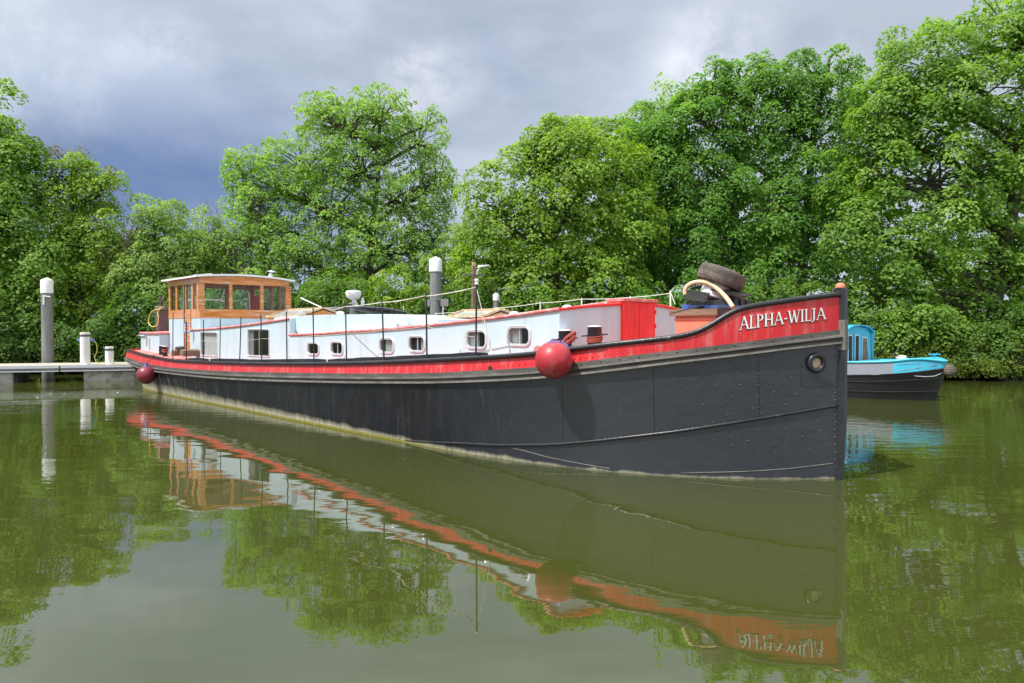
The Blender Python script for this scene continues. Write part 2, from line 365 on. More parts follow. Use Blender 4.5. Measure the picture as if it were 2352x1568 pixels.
# bulwark band
mb=MB(); sweep(mb,lambda i:[hull_pt(i,Zb[i]*(1-f)+(Zr[i])*f,.004-.03*f*(0 if Gc[i][0]>-2 else 1)) for f in (0,.25,.5,.75,1)])
# inner face
sweep(mb,lambda i:[hull_pt(i,Zr[i]*f+(Zr[i]-.35)*(1-f),-.045) for f in (1,0)])
for (x,y) in [(1135,846)]: pass
rv=random.Random(5)
for k in range(26):
    x=1150+k*14; p=onhull(x,T_red[0](x)-9,.004); dome(mb,p,.008)
part(mb,'bulwark',M['band'],smooth=40)
# scupper hole
p=onhull(1126,846,.008); n=hn(p); mb=MB(); mb.lathe([(.035,0),(.035,.006),(.0,.007)],L(*p),L(n[0],n[1],0),n=16,caps=False); part(mb,'scupper',M['dark'])
# rubbing strake: flat plate, half round, ledge
def strake_prof(i):
    a,b=Zb[i],Zk[i]; h=a-b; n=norm(i); g=Gc[i]
    pr=[(0.,1.02),(.016,1.02),(.018,.66),(.03,.64),(.058,.56),(.062,.48),(.052,.40),(.03,.36),(.026,.33),(.026,.2),(.05,.15),(.052,.02),(.045,-.03),(-.01,-.05)]
    return [(g[0]+n[0]*o,g[1]+n[1]*o,b+h*f) for o,f in pr]
mb=MB()
for sd in (1,-1):
    rings=[[L(p[0],p[1]*sd,p[2]) for p in strake_prof(i)] for i in range(0,NV+1)]
    mb.mat(0).loft([r[:10] for r in rings],False); mb.mat(1).loft([r[9:12] for r in rings],False); mb.mat(0).loft([r[11:] for r in rings],False)
mb.mat(0)
for x in list(range(1335,1920,44)):
    y=T_red[0](x)*.86+T_str[0](x)*.14; p=onhull(x,y,.018); dome(mb,p,.012)
for x in range(1110,1330,15):
    y=T_red[0](x)*.80+T_str[0](x)*.20; p=onhull(x,y,.018); dome(mb,p,.005)
part(mb,'rubbing_strake',[M['grey'],M['greylite']],smooth=35)
# gunwale rail
mb=MB()
for sd in (1,-1):
    pts=[]
    for i in range(0,NV+1):
        n=norm(i); g=Gc[i]; pts.append(L(g[0]+n[0]*.0,(g[1]+n[1]*.0)*sd,Zr[i]-.028))
    mb.tube(pts,.031,10)
part(mb,'gunwale_rail',M['rail'],smooth=60)
# half-round bow guard low on the hull and lower plate seam
def guard(pxs,r,name,mt):
    mb=MB(); f=pchip([p[0] for p in pxs],[p[1] for p in pxs]); xs=np.linspace(pxs[0][0],pxs[-1][0],60)
    mb.tube([L(*onhull(x,f(x),r*.25)) for x in xs],[r*min(1,.2+j/9) for j in range(len(xs))],8); part(mb,name,mt,smooth=60)
guard([(930,1010.5),(960,1013.5),(1060,1018),(1150,1022),(1250,1021),(1350,1014),(1450,1003),(1550,991),(1650,976),(1750,960),(1850,943),(1921,931)],.020,'bow_guard',M['rail'])
guard([(1160,1026),(1200,1034),(1260,1050),(1330,1064),(1400,1076)],.005,'plate_seam',M['greylite'])
for xs_ in (1742,1500,1290):
    mb=MB(); mb.tube([L(*onhull(xs_+(y-830)*.02,y,.0)) for y in np.linspace(T_str[0](xs_)+6,{1742:958,1500:994,1290:1016}[xs_],16)],.0035,5); part(mb,'plate_seam',M['rail'])
guard([(1560,1086),(1700,1083),(1800,1077),(1912,1064)],.005,'plate_seam',M['greylite'])
# square doubling plate and hawse pipe at the bow
mb=MB(); A=[onhull(1841,836,.006),onhull(1922,826,.006),onhull(1922,886,.006),onhull(1841,890,.006)]
A2=[onhull(1841,836,-.01),onhull(1922,826,-.01),onhull(1922,886,-.01),onhull(1841,890,-.01)]
mb.hexa([L(*p) for p in A2],[L(*p) for p in A]); part(mb,'doubling_plate',M['hull'],bevel=.002)
p=onhull(1873,833,.0); n=hn(p); ax=L(n[0],n[1],-.05); mb=MB()
mb.torus(L(p[0]+n[0]*.02,p[1]+n[1]*.02,p[2]),.087,.030,ax,n=36,k=10); hp=part(mb,'hawse_pipe',M['rail'],smooth=60)
mb=MB(); mb.lathe([(.072,-.01),(.066,.016),(.03,.022),(0,.02)],L(*p),ax,n=20,caps=False); sub(mb,'plug',M['woodgap'],hp,smooth=30)
# stem bar
mb=MB()
def stem(z): return .085+.03*min(1,max(0,z)/.6)-.0
zs=[-.35,0,.3,.6,1.2,1.62]
for k in range(len(zs)-1):
    z0,z1=zs[k],zs[k+1]
    mb.hexa([L(-.02,.04,z0),L(stem(z0)-.0,.04,z0),L(stem(z0),-.04,z0),L(-.02,-.04,z0)],[L(-.02,.04,z1),L(stem(z1),.04,z1),L(stem(z1),-.04,z1),L(-.02,-.04,z1)])
zt=Zr[0]+.045
for z in np.arange(.08,1.6,.055):
    mb.lathe([(.009,0),(.006,.006),(0,.007)],L(stem(z)*.45,.04,z),(0,-1,0),n=6,caps=False)
mb.mat(1); mb.box(-.03,.118,-.046,.046,1.625,1.81) ; 
mb.mat(0); mb.box(-.02,.112,-.042,.042,1.812,zt)
mb.mat(2); mb.lathe([(.055,0),(.055,.02),(.045,.045),(.025,.058),(0,.062)],L(.045,0,zt),n=16)
mb.mat(1); mb.box(-.035,.122,-.05,.05,1.47,1.624)
part(mb,'stem_post',[M['black'],M['greylite'],M['salmon']],bevel=.004)
# deck
mb=MB(); rings=[]
def zdeck(i):
    s=Gc[i][0]; z=Zr[i]-.05
    if s>-1.35: z=min(z,1.52)
    return z
zd=[zdeck(i) for i in range(NV+1)]
for i in range(NV+1):
    g=Gc[i]; b=max(0.,g[1]-.046); rings.append([L(g[0]+(-.04 if i<4 else 0),b*k,zd[i]+.03*(1-k*k)) for k in (1,.5,0,-.5,-1)])
mb.loft(rings,False); part(mb,'deck',M['deck'],smooth=40)
# ---------------- name lettering, serif capitals following the bow plate
def glyphs():
    """strokes as quads in a unit cell: cap height 1; returns dict char -> (width, polys)"""
    def st(x0,y0,x1,y1,w): # stroke with horizontal cut ends
        return [(x0-w/2,y0),(x0+w/2,y0),(x1+w/2,y1),(x1-w/2,y1)]
    def serif(x,y,w,up=1): h=.045*up; return [(x-w/2,y),(x+w/2,y),(x+w/2*.8,y+h),(x-w/2*.8,y+h)]
    T,t=.15,.065; G={}
    A=[st(.06,0,.40,1,t),st(.78,0,.42,1,T),[(.20,.33),(.64,.33),(.62,.39),(.22,.39)],serif(.06,0,.26),serif(.78,0,.32)]
    G['A']=(.86,A)
    G['L']=(.62,[st(.16,0,.16,1,T),[(.1,0),(.60,0),(.60,.06),(.1,.06)],[(.545,.06),(.60,.06),(.62,.24),(.59,.24)],serif(.16,.955,.34),serif(.13,0,.26)])
    arc=[]; 
    for k in range(11):
        a0=R(-90+18*k); a1=R(-90+18*(k+1)) 
        if k==10: break
        def P(a,o): return (.30+(.27+o)*math.cos(a), .745+(.225+o*.75)*math.sin(a))
        w0=.02+.06*abs(math.cos(a0)); w1=.02+.06*abs(math.cos(a1))
        arc.append([P(a0,w0),P(a1,w1),P(a1,-w1),P(a0,-w0)])
    G['P']=(.68,[st(.16,0,.16,1,T),serif(.16,0,.34),serif(.14,.955,.26),[(.16,.955),(.31,.955),(.31,1),(.16,1)],[(.16,.50),(.31,.50),(.31,.545),(.16,.545)]]+arc)
    G['H']=(.90,[st(.16,0,.16,1,T),st(.72,0,.72,1,T),[(.16,.48),(.72,.48),(.72,.54),(.16,.54)],serif(.16,0,.34),serif(.16,.955,.34),serif(.72,0,.34),serif(.72,.955,.34)])
    G['-']=(.34,[[(.03,.36),(.30,.36),(.30,.45),(.03,.45)]])
    G['W']=(1.12,[st(.10,1,.34,0,T),st(.36,0,.58,1,t),st(.54,1,.78,0,T),st(.80,0,1.03,1,t),serif(.10,.955,.30),serif(.56,.955,.2),serif(1.03,.955,.24)])
    G['I']=(.34,[st(.16,0,.16,1,T),serif(.16,0,.34),serif(.16,.955,.34)])
    G['J']=(.42,[st(.22,.12,.22,1,T),serif(.22,.955,.34),[(.145,.13),(.295,.13),(.20,-.06),(.10,-.10)],[(.21,-.05),(.10,-.10),(-.04,-.12),(-.05,-.04),(.08,-.03)]])
    return G
GL=glyphs(); txt='ALPHA-WILJA'; adv=[]; x=0
for ch in txt: adv.append(x); x+=GL[ch][0]+.035
TW=x-.035
def nm(u,w,dx=0,dy=0,out=.008):
    f=u/TW; px=1699+f*198; base=758.0-25.6*f-1.2*math.sin(math.pi*f); cap=30.5-3.6*f
    return L(*onhull(px+dx,base-w*cap+dy,out))
NMB=MB()
def letter(ch,x0,dx,dy,out,mb):
    for poly in GL[ch][1]:
        c=[nm(x0+a,b,dx,dy,out) for a,b in poly]; d=[nm(x0+a,b,dx,dy,out-.008) for a,b in poly]; n=len(c)
        mb.add(c+d,[tuple(range(n))]+[tuple(range(n,2*n))[::-1]]+[(k,(k+1)%n,n+(k+1)%n,n+k) for k in range(n)])
mw=MB(); ms=MB()
for k,(ch,x0) in enumerate(zip(txt,adv)):
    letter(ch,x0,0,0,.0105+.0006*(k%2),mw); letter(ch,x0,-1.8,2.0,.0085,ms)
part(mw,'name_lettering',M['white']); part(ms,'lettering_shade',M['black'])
# ---------------- cabin
CT=1.45
def cab(px,py,t=CT): return BF.bt(px,py,t)
ze=pchip([-16.05,-14.5,-13,-11.5,-10.5],[1.70,1.735,1.79,1.87,1.93])         # aft roof edge
zf=pchip([-10.44,-9.3,-8.3,-7.27,-5.83,-4.52,-3.6,-2.93],[1.60,1.625,1.665,1.70,1.77,1.85,1.92,1.975])
def zedge(s): return ze(s) if s<-10.44 else zf(s)
def zdk(s):
    i=min(range(NV+1),key=lambda k:abs(Gc[k][0]-s)); return Zr[i]-.09
wins=[('w',461.1,500,761.7,818.2,'rect'),('w',569.3,619.4,754.3,819.3,'rect'),('p',706.2,734,784.6,816.2,0),('p',759.6,789,782.3,816,0),('p',871,906.2,774.2,812.5,0),('p',938.2,977.6,769,809.5,0),('p',1070.3,1119.3,756.3,801.9,0),('p',1165,1220,746.8,795.8,0)]
W=[]
for k,x0,x1,y0,y1,q in wins:
    xc=(x0+x1)/2; s0=cab(x0,y0)[0]; s1=cab(x1,y0)[0]; z1=cab(xc,y0)[1]; z0=cab(xc,y1)[1]; W.append((s0,s1,z0,z1,q))
# side walls with real openings
S0,S1=-16.05,-2.93
def wallside(sd,holes):
    m=MB(); t=CT*sd; th=.04*sd
    cuts=sorted(set([S0,S1]+[h[0] for h in holes]+[h[1] for h in holes]+list(np.arange(-15.5,-3,.8))))
    cuts=[c for i,c in enumerate(cuts) if i==0 or c-cuts[i-1]>1e-3]
    if -10.45 not in cuts: cuts.append(-10.45); cuts.append(-10.43); cuts.sort()
    for a,b in zip(cuts,cuts[1:]):
        h=[x for x in holes if x[0]<=a+1e-4 and x[1]>=b-1e-4]
        spans=[(None,None)] if not h else [(None,h[0][2]),(h[0][3],None)]
        for lo,hi in spans:
            za=zdk(a)-.1 if lo is None else lo; zb=zdk(b)-.1 if lo is None else lo
            zc=zedge(b)-.03 if hi is None else hi; zdd=zedge(a)-.03 if hi is None else hi
            m.hexa([L(a,t,za),L(b,t,zb),L(b,t-th,zb),L(a,t-th,za)],[L(a,t,zdd),L(b,t,zc),L(b,t-th,zc),L(a,t-th,zdd)])
    return m
ins=.03
holes=[(s0+ins,s1-ins,z0+ins,z1-ins) for s0,s1,z0,z1,q in W]
part(wallside(1,holes),'cabin_side',M['cabin']); part(wallside(-1,[]),'cabin_side',M['cabin'])
def rrect(s0,s1,z0,z1,r,n=6):
    out=[]
    for cx,cz,a in ((s1-r,z1-r,0),(s0+r,z1-r,90),(s0+r,z0+r,180),(s1-r,z0+r,270)):
        for k in range(n+1): out.append((cx+r*math.cos(R(a+90*k/n)),cz+r*math.sin(R(a+90*k/n))))
    return out
for k,(s0,s1,z0,z1,q) in enumerate(W):
    r=.045 if q=='rect' else min((s1-s0),(z1-z0))*.36
    w=.032 if q=='rect' else .040
    # alloy frame with a raised rim
    prof=[(0,0,-.01),(0,0,.010),(.008,.008,.016),(w*.45,w*.45,.016),(w*.5,w*.5,.008),(w,w,.008),(w,w,-.02)]
    if q!='rect': prof=[(0,0,-.01),(0,0,.012),(.008,.008,.018),(w*.38,w*.38,.018),(w*.45,w*.45,.010),(w*.6,w*.6,.012),(w*.66,w*.66,.016),(w*.95,w*.95,.014),(w,w,.0),(w,w,-.018)]
    rings=[[L(a,CT+.002+o,b) for a,b in rrect(s0+e,s1-e,z0+e,z1-e,max(.012,r-e))] for e,_,o in prof]
    m=MB(); m.loft(rings,True)
    fr=part(m,'window',M['frame'],smooth=35)
    m=MB(); m.prism(rrect(s0+w-.003,s1-w+.003,z0+w-.003,z1-w+.003,max(.012,r-w)),-(CT-.004),-(CT-.009),(0,2,1)); sub(m,'pane',M['glass'],fr)
    m=MB()
    if k in (1,3,5,6,7):
        sc=s0+(s1-s0)*(.5 if k!=1 else .5); m.box(sc-.012,sc+.012,-(CT-.012),-(CT-.022),z0+w,z1-w)
        if k==1: m.box(s0+w,s1-w,-(CT-.01),-(CT-.022),(z0+z1)/2+.08,(z0+z1)/2+.10) if False else None
        sub(m,'mullion',M['frame'],fr)
    if k in (0,4,5,6,7,1):   # curtains hang behind the glass
        a,b={0:(.12,.98),4:(.3,1.),5:(.62,1.),6:(.0,.5),7:(0,.5),1:(.02,.16)}[k]
        n=60; sa=s0+(s1-s0)*a; sb=s0+(s1-s0)*b
        rings=[[L(sa+(sb-sa)*j/n,CT-.055+.014*math.sin(j*1.15)+.006*math.sin(j*.37),z) for z in (z0+.02,z1-.02)] for j in range(n+1)]
        m=MB(); m.loft(rings,False); sub(m,'curtain',M['curtain'],fr,smooth=60)
# roof: cambered, raised aft and in a central trunk
TR=1.1
def roofring(s,zE,half,cam,over=.0,n=10):
    return [L(s,half*(1-2*j/n),zE+cam*(1-(1-2*j/n)**2)) for j in range(n+1)]
m=MB(); ss=list(np.arange(-16.05,-10.44,.4))+[-10.44]; m.loft([roofring(s,ze(s),CT,.05) for s in ss],False)
ss=[-10.439]+list(np.arange(-10.1,-2.93,.4))+[-2.93]
m.loft([roofring(s,zf(s),CT,.03+.06*max(0,min(1,(s+5.2)/2.2))) for s in ss],False)
m.loft([[L(-10.44,CT*(1-.2*j),ze(-10.44)+.05*(1-(1-.2*j)**2)) for j in range(11)],[L(-10.44,CT*(1-.2*j),zf(-10.44)-.05) for j in range(11)]],False)
part(m,'cabin_roof',M['roofgrey'],smooth=40); m=MB()
# front part of the roof over the bulging front wall
fr_=[[L(-2.93+.25*(1-(1-.2*j)**2)*1.0,CT*(1-.2*j),1.975+.095*(1-(1-.2*j)**2)) for j in range(11)]]
m.loft([roofring(-2.93,1.975,CT,.09)]+fr_,False)
part(m,'front_roof',M['pinkred'],smooth=40)
# the aft cabin's roof edge and forward cabin's edge trim
def edge(ssl,zfun,t,r,name,mt):
    m=MB()
    for sd in (1,-1): m.tube([L(s,t*sd,zfun(s)-r*.3) for s in ssl],r,8)
    part(m,name,mt,smooth=60)
edge(list(np.arange(-16.06,-10.5,.3))+[-10.46],ze,CT+.012,.022,'roof_trim',M['pinkred'])
edge([-10.43]+list(np.arange(-10.1,-2.95,.3))+[-2.92],zf,CT+.012,.023,'roof_trim',M['pinkred'])
m=MB(); m.tube([L(-2.93+.25*(1-(1-.05*j)**2)+.012,CT*(1-.05*j),1.975+.095*(1-(1-.05*j)**2)-.01) for j in range(41)],.02,8)
part(m,'front_trim',M['redpaint'],smooth=60)
# raised trunk
zt_=pchip([-11.4,-10.4,-9.4,-8.5,-7.4,-6.5,-5.89],[1.965,1.985,1.995,1.99,1.955,1.90,1.862])
ss=[-11.4]+list(np.arange(-11.1,-5.9,.3))+[-5.89]
m=MB()
def TRf(s): return 1.33-.20*min(1,max(0,(s+10.4)/3.))
for sd in (1,-1): m.loft([[L(s,TRf(s)*sd,z) for z in (zedge(s)-.08 if s>-10.44 else zt_(s)-.2,zt_(s))] for s in ss],False)
m.loft([roofring(s,zt_(s),TRf(s),.015) for s in ss],False)
m.loft([roofring(-5.89,zt_(-5.89),TRf(-5.89),.015),roofring(-5.89,zf(-5.89)-.03,TRf(-5.89),0.)],False)
part(m,'roof_trunk',M['cabin'],smooth=30)
# raised side of aft cabin end (step plate)
m=MB(); m.hexa([L(-10.44,CT,1.55),L(-10.415,CT,1.55),L(-10.415,1.30,1.55),L(-10.44,1.30,1.55)],[L(-10.44,CT,1.92),L(-10.415,CT,1.92),L(-10.415,1.30,1.955),L(-10.44,1.30,1.955)])
part(m,'roof_step',M['cabin'])
# front wall
def fw(t): return -2.93+.25*(1-(t/CT)**2)
m=MB(); ts=np.linspace(CT,-CT,25)
m.loft([[L(fw(t),t,z) for z in (1.30,1.96+.095*(1-(t/CT)**2))] for t in ts],False); part(m,'front_wall',M['cabin'],smooth=40)
m=MB(); m.loft([[L(-16.05,t,z) for z in (.8,1.69)] for t in (CT,-CT)],False); part(m,'aft_wall',M['cabin'])
# red companion door with cap
dt0=BF.bs(1440,730,-2.60)[0]; dt1=BF.bs(1513,730,-2.60)[0]
m=MB(); m.box(-2.72,-2.660,-dt0,-(dt0+dt1)/2-.004,1.30,BF.bs(1475,693,-2.60)[1]); m.box(-2.72,-2.660,-(dt0+dt1)/2+.004,-dt1,1.30,BF.bs(1475,693,-2.60)[1])
dr=part(m,'door',M['redpaint'],bevel=.004)
m=MB(); zc=BF.bs(1475,693,-2.60)[1]; m.box(-2.95,-2.635,-dt0-.03,-dt1+.05,zc,zc+.045); m.hexa([L(-4.6,dt0,1.93),L(-2.70,dt0,1.95),L(-2.70,dt1,1.95),L(-4.6,dt1,1.93)],[L(-4.6,dt0,1.96),L(-2.70,dt0,zc+.03),L(-2.70,dt1,zc+.03),L(-4.6,dt1,1.96)]); sub(m,'door_cap',M['pinkred'],dr,bevel=.008)
m=MB(); 
for z in (1.75,1.95): m=MB(); m.box(-2.66,-2.648,-dt1-.012,-dt1+.012,z-.03,z+.03); sub(m,'hinge',M['redpaint'],dr)
# ---------------- wheelhouse
WW=1.25; WF=-15.9; WA=-18.3
def wt(px): return BF.bs(px,690,WF)[0]
def wsx(px): return BF.bt(px,690,WW)[0]
zsill=2.25; ztop=2.93; zb=2.01; zr=3.09
wh=MB()
# grey lower walls
m=MB(); m.box(WA,WF-.02,-WW+.01,-WW+.05,.95,zb); m.box(WA,WF-.02,WW-.05,WW-.01,.95,zb); m.box(WF-.055,WF-.015,-WW+.052,WW-.052,.95,zb); m.box(WA,WA+.04,-WW+.052,WW-.052,.95,zb)
wl=part(m,'wheelhouse_base',M['cabin'])
# timber upper works
m=MB()
def fpost(a,b,z0,z1,d=.06): ta,tb=wt(a),wt(b); m.box(WF-d,WF+.003,-ta,-tb,z0,z1)
fpost(455,470,zsill+.0,ztop); fpost(526.7,534,zsill,ztop); fpost(598,605.6,zsill,ztop); fpost(656.3,669,zsill,ztop)
m.box(WF-.058,WF+.002,-WW,WW,zb+.002,zsill-.001)
def arch(t): return .075*(1-(t/1.3)**2)
ts=np.linspace(WW,-WW,13)
for a,b in zip(ts,ts[1:]): m.hexa([L(WF+.002,a,ztop+.001),L(WF+.002,b,ztop+.001),L(WF-.058,b,ztop+.001),L(WF-.058,a,ztop+.001)],[L(WF+.002,a,zr+arch(a)-.01),L(WF+.002,b,zr+arch(b)-.01),L(WF-.058,b,zr+arch(b)-.01),L(WF-.058,a,zr+arch(a)-.01)])
part(m,'wheelhouse_front',M['wood'],bevel=.003)
m=MB()
for sd in (1,-1):
    def sp(a,b,z0,z1,d=.05,o=.0):
        sa,sb=wsx(a),wsx(b); y0,y1=-(WW+o)*sd,-(WW-d)*sd; m.box(sa,min(sb,WF-.06),min(y0,y1),max(y0,y1),z0,z1)
    for a,b in ((387,390.8),(403,406.8),(421.2,427),(438.8,443),(451,459)): sp(a,b,zsill,ztop)
    m.box(WA,WF-.06,min(-WW*sd,-(WW-.05)*sd),max(-WW*sd,-(WW-.05)*sd),zb+.002,zsill-.001)
    m.box(WA,WF-.06,min(-WW*sd,-(WW-.05)*sd),max(-WW*sd,-(WW-.05)*sd),ztop+.001,zr-.005)
part(m,'wheelhouse_side',M['woodv'],bevel=.003)
m=MB(); m.box(WA-.002,WA+.05,-WW+.052,WW-.052,zb+.002,zsill); m.box(WA-.002,WA+.05,-WW+.052,WW-.052,ztop,zr)
for t in (WW-.1,.42,-.42,-WW+.1): m.box(WA-.002,WA+.05,-t-.06,-t+.06,zsill+.001,ztop-.001)
part(m,'wheelhouse_back',M['wood'])
for a,b in ((470,526.7),(534,598),(605.6,656.3)):
    m=MB(); m.box(WF-.035,WF-.029,-wt(a)+.001,-wt(b)-.001,zsill+.001,ztop-.001); part(m,'window_pane',M['glass'])
for sd in (1,-1):
  for a,b in ((390.8,403),(406.8,421.2),(427,438.8),(443,451)):
    m=MB(); y=-(WW-.025)*sd; m.box(wsx(a)+.001,wsx(b)-.001,y-.003,y+.003,zsill+.001,ztop-.001); part(m,'window_pane',M['glass'])
for a,b in ((-WW+.16,-.48),(-.36,.36),(.48,WW-.16)):
    m=MB(); m.box(WA+.02,WA+.026,a,b,zsill+.002,ztop-.002); part(m,'window_pane',M['glass'])
# door in the near side: brown leaf running down below the sill line
m=MB(); m.box(wsx(425),wsx(438),-WW-.012,-WW+.004,1.02,zsill-.02); m.mat(1).box(wsx(423.5),wsx(425.2),-WW-.03,-WW+.0,1.0,ztop)
wd=part(m,'wheelhouse_door',[M['wood'],M['timber']],bevel=.003)
m=MB(); m.box(wsx(428),wsx(430),-WW-.03,-WW-.013,2.02,2.06); sub(m,'handle',M['chrome'],wd)
# two brass grab plates beside the door
# roof
m=MB(); ov=.14
ss=[WA-.16,WF+.10]; n=16
def ring(s,dz): return [L(s,(WW+ov)*(1-2*j/n),zr+dz+.075*(1-((1-2*j/n)*(WW+ov)/1.3)**2)) for j in range(n+1)]
top=[ring(s,.045) for s in ss]; bot=[ring(s,0.) for s in ss]
m.loft(top,False); m.loft(bot,False)
m.loft([top[0],bot[0]],False); m.loft([top[1],bot[1]],False); m.loft([[top[0][0],bot[0][0]],[top[1][0],bot[1][0]]],False); m.loft([[top[0][-1],bot[0][-1]],[top[1][-1],bot[1][-1]]],False)
part(m,'wheelhouse_roof',M['offwhite'],smooth=30)
# grab frame over the roof, aft
m=MB()
for a,b in (((WA-.5,1.15,2.35),(WA-.05,1.15,3.14)),): pass
m.tube([L(WA-.72,.55,2.3),L(WA-.72,.55,2.62),L(WA-.25,.55,3.22),L(WA-.0,.55,3.30),L(WF-1.0,.55,3.26)],.016,8)
m.tube([L(WA-.72,-.55,2.3),L(WA-.72,-.55,2.62),L(WA-.25,-.55,3.22),L(WA-.0,-.55,3.30),L(WF-1.0,-.55,3.26)],.016,8)
m.tube([L(WA-.72,.55,2.62),L(WA-.72,-.55,2.62)],.018,8)
for t in (.55,-.55): m.tube([L(WF-1.0,t,3.26),L(WF-1.0,t,3.15)],.015,6); m.tube([L(WA-.72,t,2.3),L(WA-.1,t,1.98)],.018,6); m.tube([L(WA-.72,t,2.6),L(WA-.05,t,2.55)],.018,6)
part(m,'grab_frame',M['alu'],smooth=60)
# flue with cowl on wheelhouse roof
fx=BF.bs(622,640,WF-.9); m=MB(); ft=fx[0]
m.lathe([(.055,0),(.055,.13),(.075,.13),(.075,.19),(.055,.19),(.055,.24),(.02,.25),(.02,.30)],L(WF-.9,ft,3.13),n=16); fl=part(m,'flue',M['alu'],smooth=35)
m=MB(); m.lathe([(.0,.33),(.13,.285),(.135,.28),(.0,.285)],L(WF-.9,ft,3.13),(0.15,.05,1),n=16); sub(m,'cowl',M['alu'],fl)
# inside the wheelhouse: red seat, steering pole, dash
m=MB(); m.box(-17.0,-16.5,-.55,.7,1.0,2.22); m.box(WF-.35,WF-.08,-1.1,1.1,2.0,2.2); part(m,'dashboard',M['dark'])
m=MB(); tt=wt(612); prof=[(-.17,2.0),(.17,2.0),(.17,2.45),(.13,2.6),(.06,2.68),(-.06,2.68),(-.13,2.6),(-.17,2.45)]
m.prism([(-tt+a,b) for a,b in prof],-16.62,-16.52,(1,2,0)); part(m,'helm_seat',M['orange'],bevel=.02)
m=MB(); tt=wt(590); m.tube([L(-16.3,tt+.02,2.1),L(-16.34,tt-.03+.06,2.75)],.018,8); m.torus(L(-16.25,wt(560),2.3),.22,.012,(1,0,.25),n=28,k=6); part(m,'helm_wheel',M['alu'],smooth=60)
# ---------------- round stern cabin
AC=[(-18.3,1.50),(-19.2,1.49),(-20.0,1.44),(-20.7,1.29),(-21.15,1.0),(-21.45,.62),(-21.56,.3),(-21.58,0)]
ac=curve(AC,28)
m=MB()
for sd in (1,-1): m.loft([[L(s,t*sd,z) for z in (.85,1.585)] for s,t in ac],False)
m.loft([[L(-18.3,t,z) for z in (.85,1.585)] for t in (1.50,-1.50)],False)
sc=part(m,'stern_cabin',M['cabin'],smooth=40)
m=MB(); 
for sd in (1,-1): m.tube([L(s-.01,t*sd*1.01,1.60) for s,t in ac],.032,8)
m.tube([L(-18.28,1.50,1.60),L(-18.28,-1.50,1.60)],.03,8)
m.loft([[L(s,t*k,1.615+.05*(1-k*k)) for k in (1,.6,.2,-.2,-.6,-1)] for s,t in ac],False)
sub(m,'cabin_top',M['pinkred'],sc,smooth=50)
for (x0,x1,y0,y1) in ((333,338,771,792),(344.6,351,775,800)):
    m=MB(); p=[]
    tcur=1.25
    for x,y in ((x0,y0),(x1,y0+1),(x1,y1+1),(x0,y1)):
        best=min(range(len(ac)-1),key=lambda k:abs(BF.proj(ac[k][0],ac[k][1],1.3)[0]-x)); s,t=ac[best]
        s2,z=BF.bt(x,y,t); p.append((s2,t,z))
    t0=(p[0][1]+p[3][1])/2; t1=(p[1][1]+p[2][1])/2
    a=(p[0][0],t0); b=(p[1][0],t1); d=(b[0]-a[0],b[1]-a[1]); l=math.hypot(*d); nx,ny=-d[1]/l,d[0]/l
    if ny<0: nx,ny=-nx,-ny
    z0,z1=(p[3][2]+p[2][2])/2,(p[0][2]+p[1][2])/2
    def q(u,o,z): return L(a[0]+d[0]*u+nx*o,a[1]+d[1]*u+ny*o,z)
    m.hexa([q(0,-.03,z0),q(1,-.03,z0),q(1,.018,z0),q(0,.018,z0)],[q(0,-.03,z1),q(1,-.03,z1),q(1,.018,z1),q(0,.018,z1)])
    fw_=sub(m,'window',M['timber'],sc)
m=MB(); s,t=ac[9]; m.tube([L(ac[k][0],ac[k][1]+.03,1.52) for k in range(6,17)],.022,8); sub(m,'window_visor',M['cabin'],sc,smooth=60)
# ---------------- barge fittings
def zrail(s):
    i=min(range(NV+1),key=lambda k:abs(Gc[k][0]-s)+(0 if k<NV else 1)); return Zr[i]
def gt(s):
    i=min(range(IS_VIS+8),key=lambda k:abs(Gc[k][0]-s)); return Gc[i][1]
# guard-rail stanchions
poles=[(397.5,718,396.7,819,.011),(428,737,428.4,824.6,.014),(467.7,735.1,466.4,826.7,.011),(506.3,731.9,504.8,828.8,.011),(553.8,727.6,550.2,829.3,.012),(599.2,721.2,601.3,830.6,.012),(657.8,715.5,659.3,829.3,.012),(718.9,707.4,721.3,829.9,.012),(793.5,697,796.2,829.1,.012),(877.4,686.4,882.3,827.7,.013),(978.7,671,980.8,823.8,.013),(1094.4,651,1093.1,817,.013)]
PT=[]
for x0,y0,x1,y1,r in poles:
    t=1.98; s1,z1=BF.bt(x1,y1,t); t=gt(s1)-.045; s1,z1=BF.bt(x1,y1,t); s0,z0=BF.bt(x0,y0,t)
    z1=zrail(s1)-.06
    PT.append((s0,t,z0,s1,z1))
    m=MB(); m.tube([L(s1,t,z1),L((s0+s1)/2,t,(z0+z1)/2),L(s0,t,z0)],r,8)
    m.box(s1-.022,s1+.022,-t-.02,-t+.02,z1+.0,z1+.075)
    st=part(m,'stanchion',M['rail'],smooth=50)
s0,t,z0,_,_=PT[-1]
m=MB(); m.lathe([(.028,0),(.028,.015),(.02,.018),(.02,.045),(.03,.048),(.03,.062),(.012,.075),(0,.078)],L(s0,t,z0-.01),n=14)
part(m,'mast_light',M['white'],smooth=30)
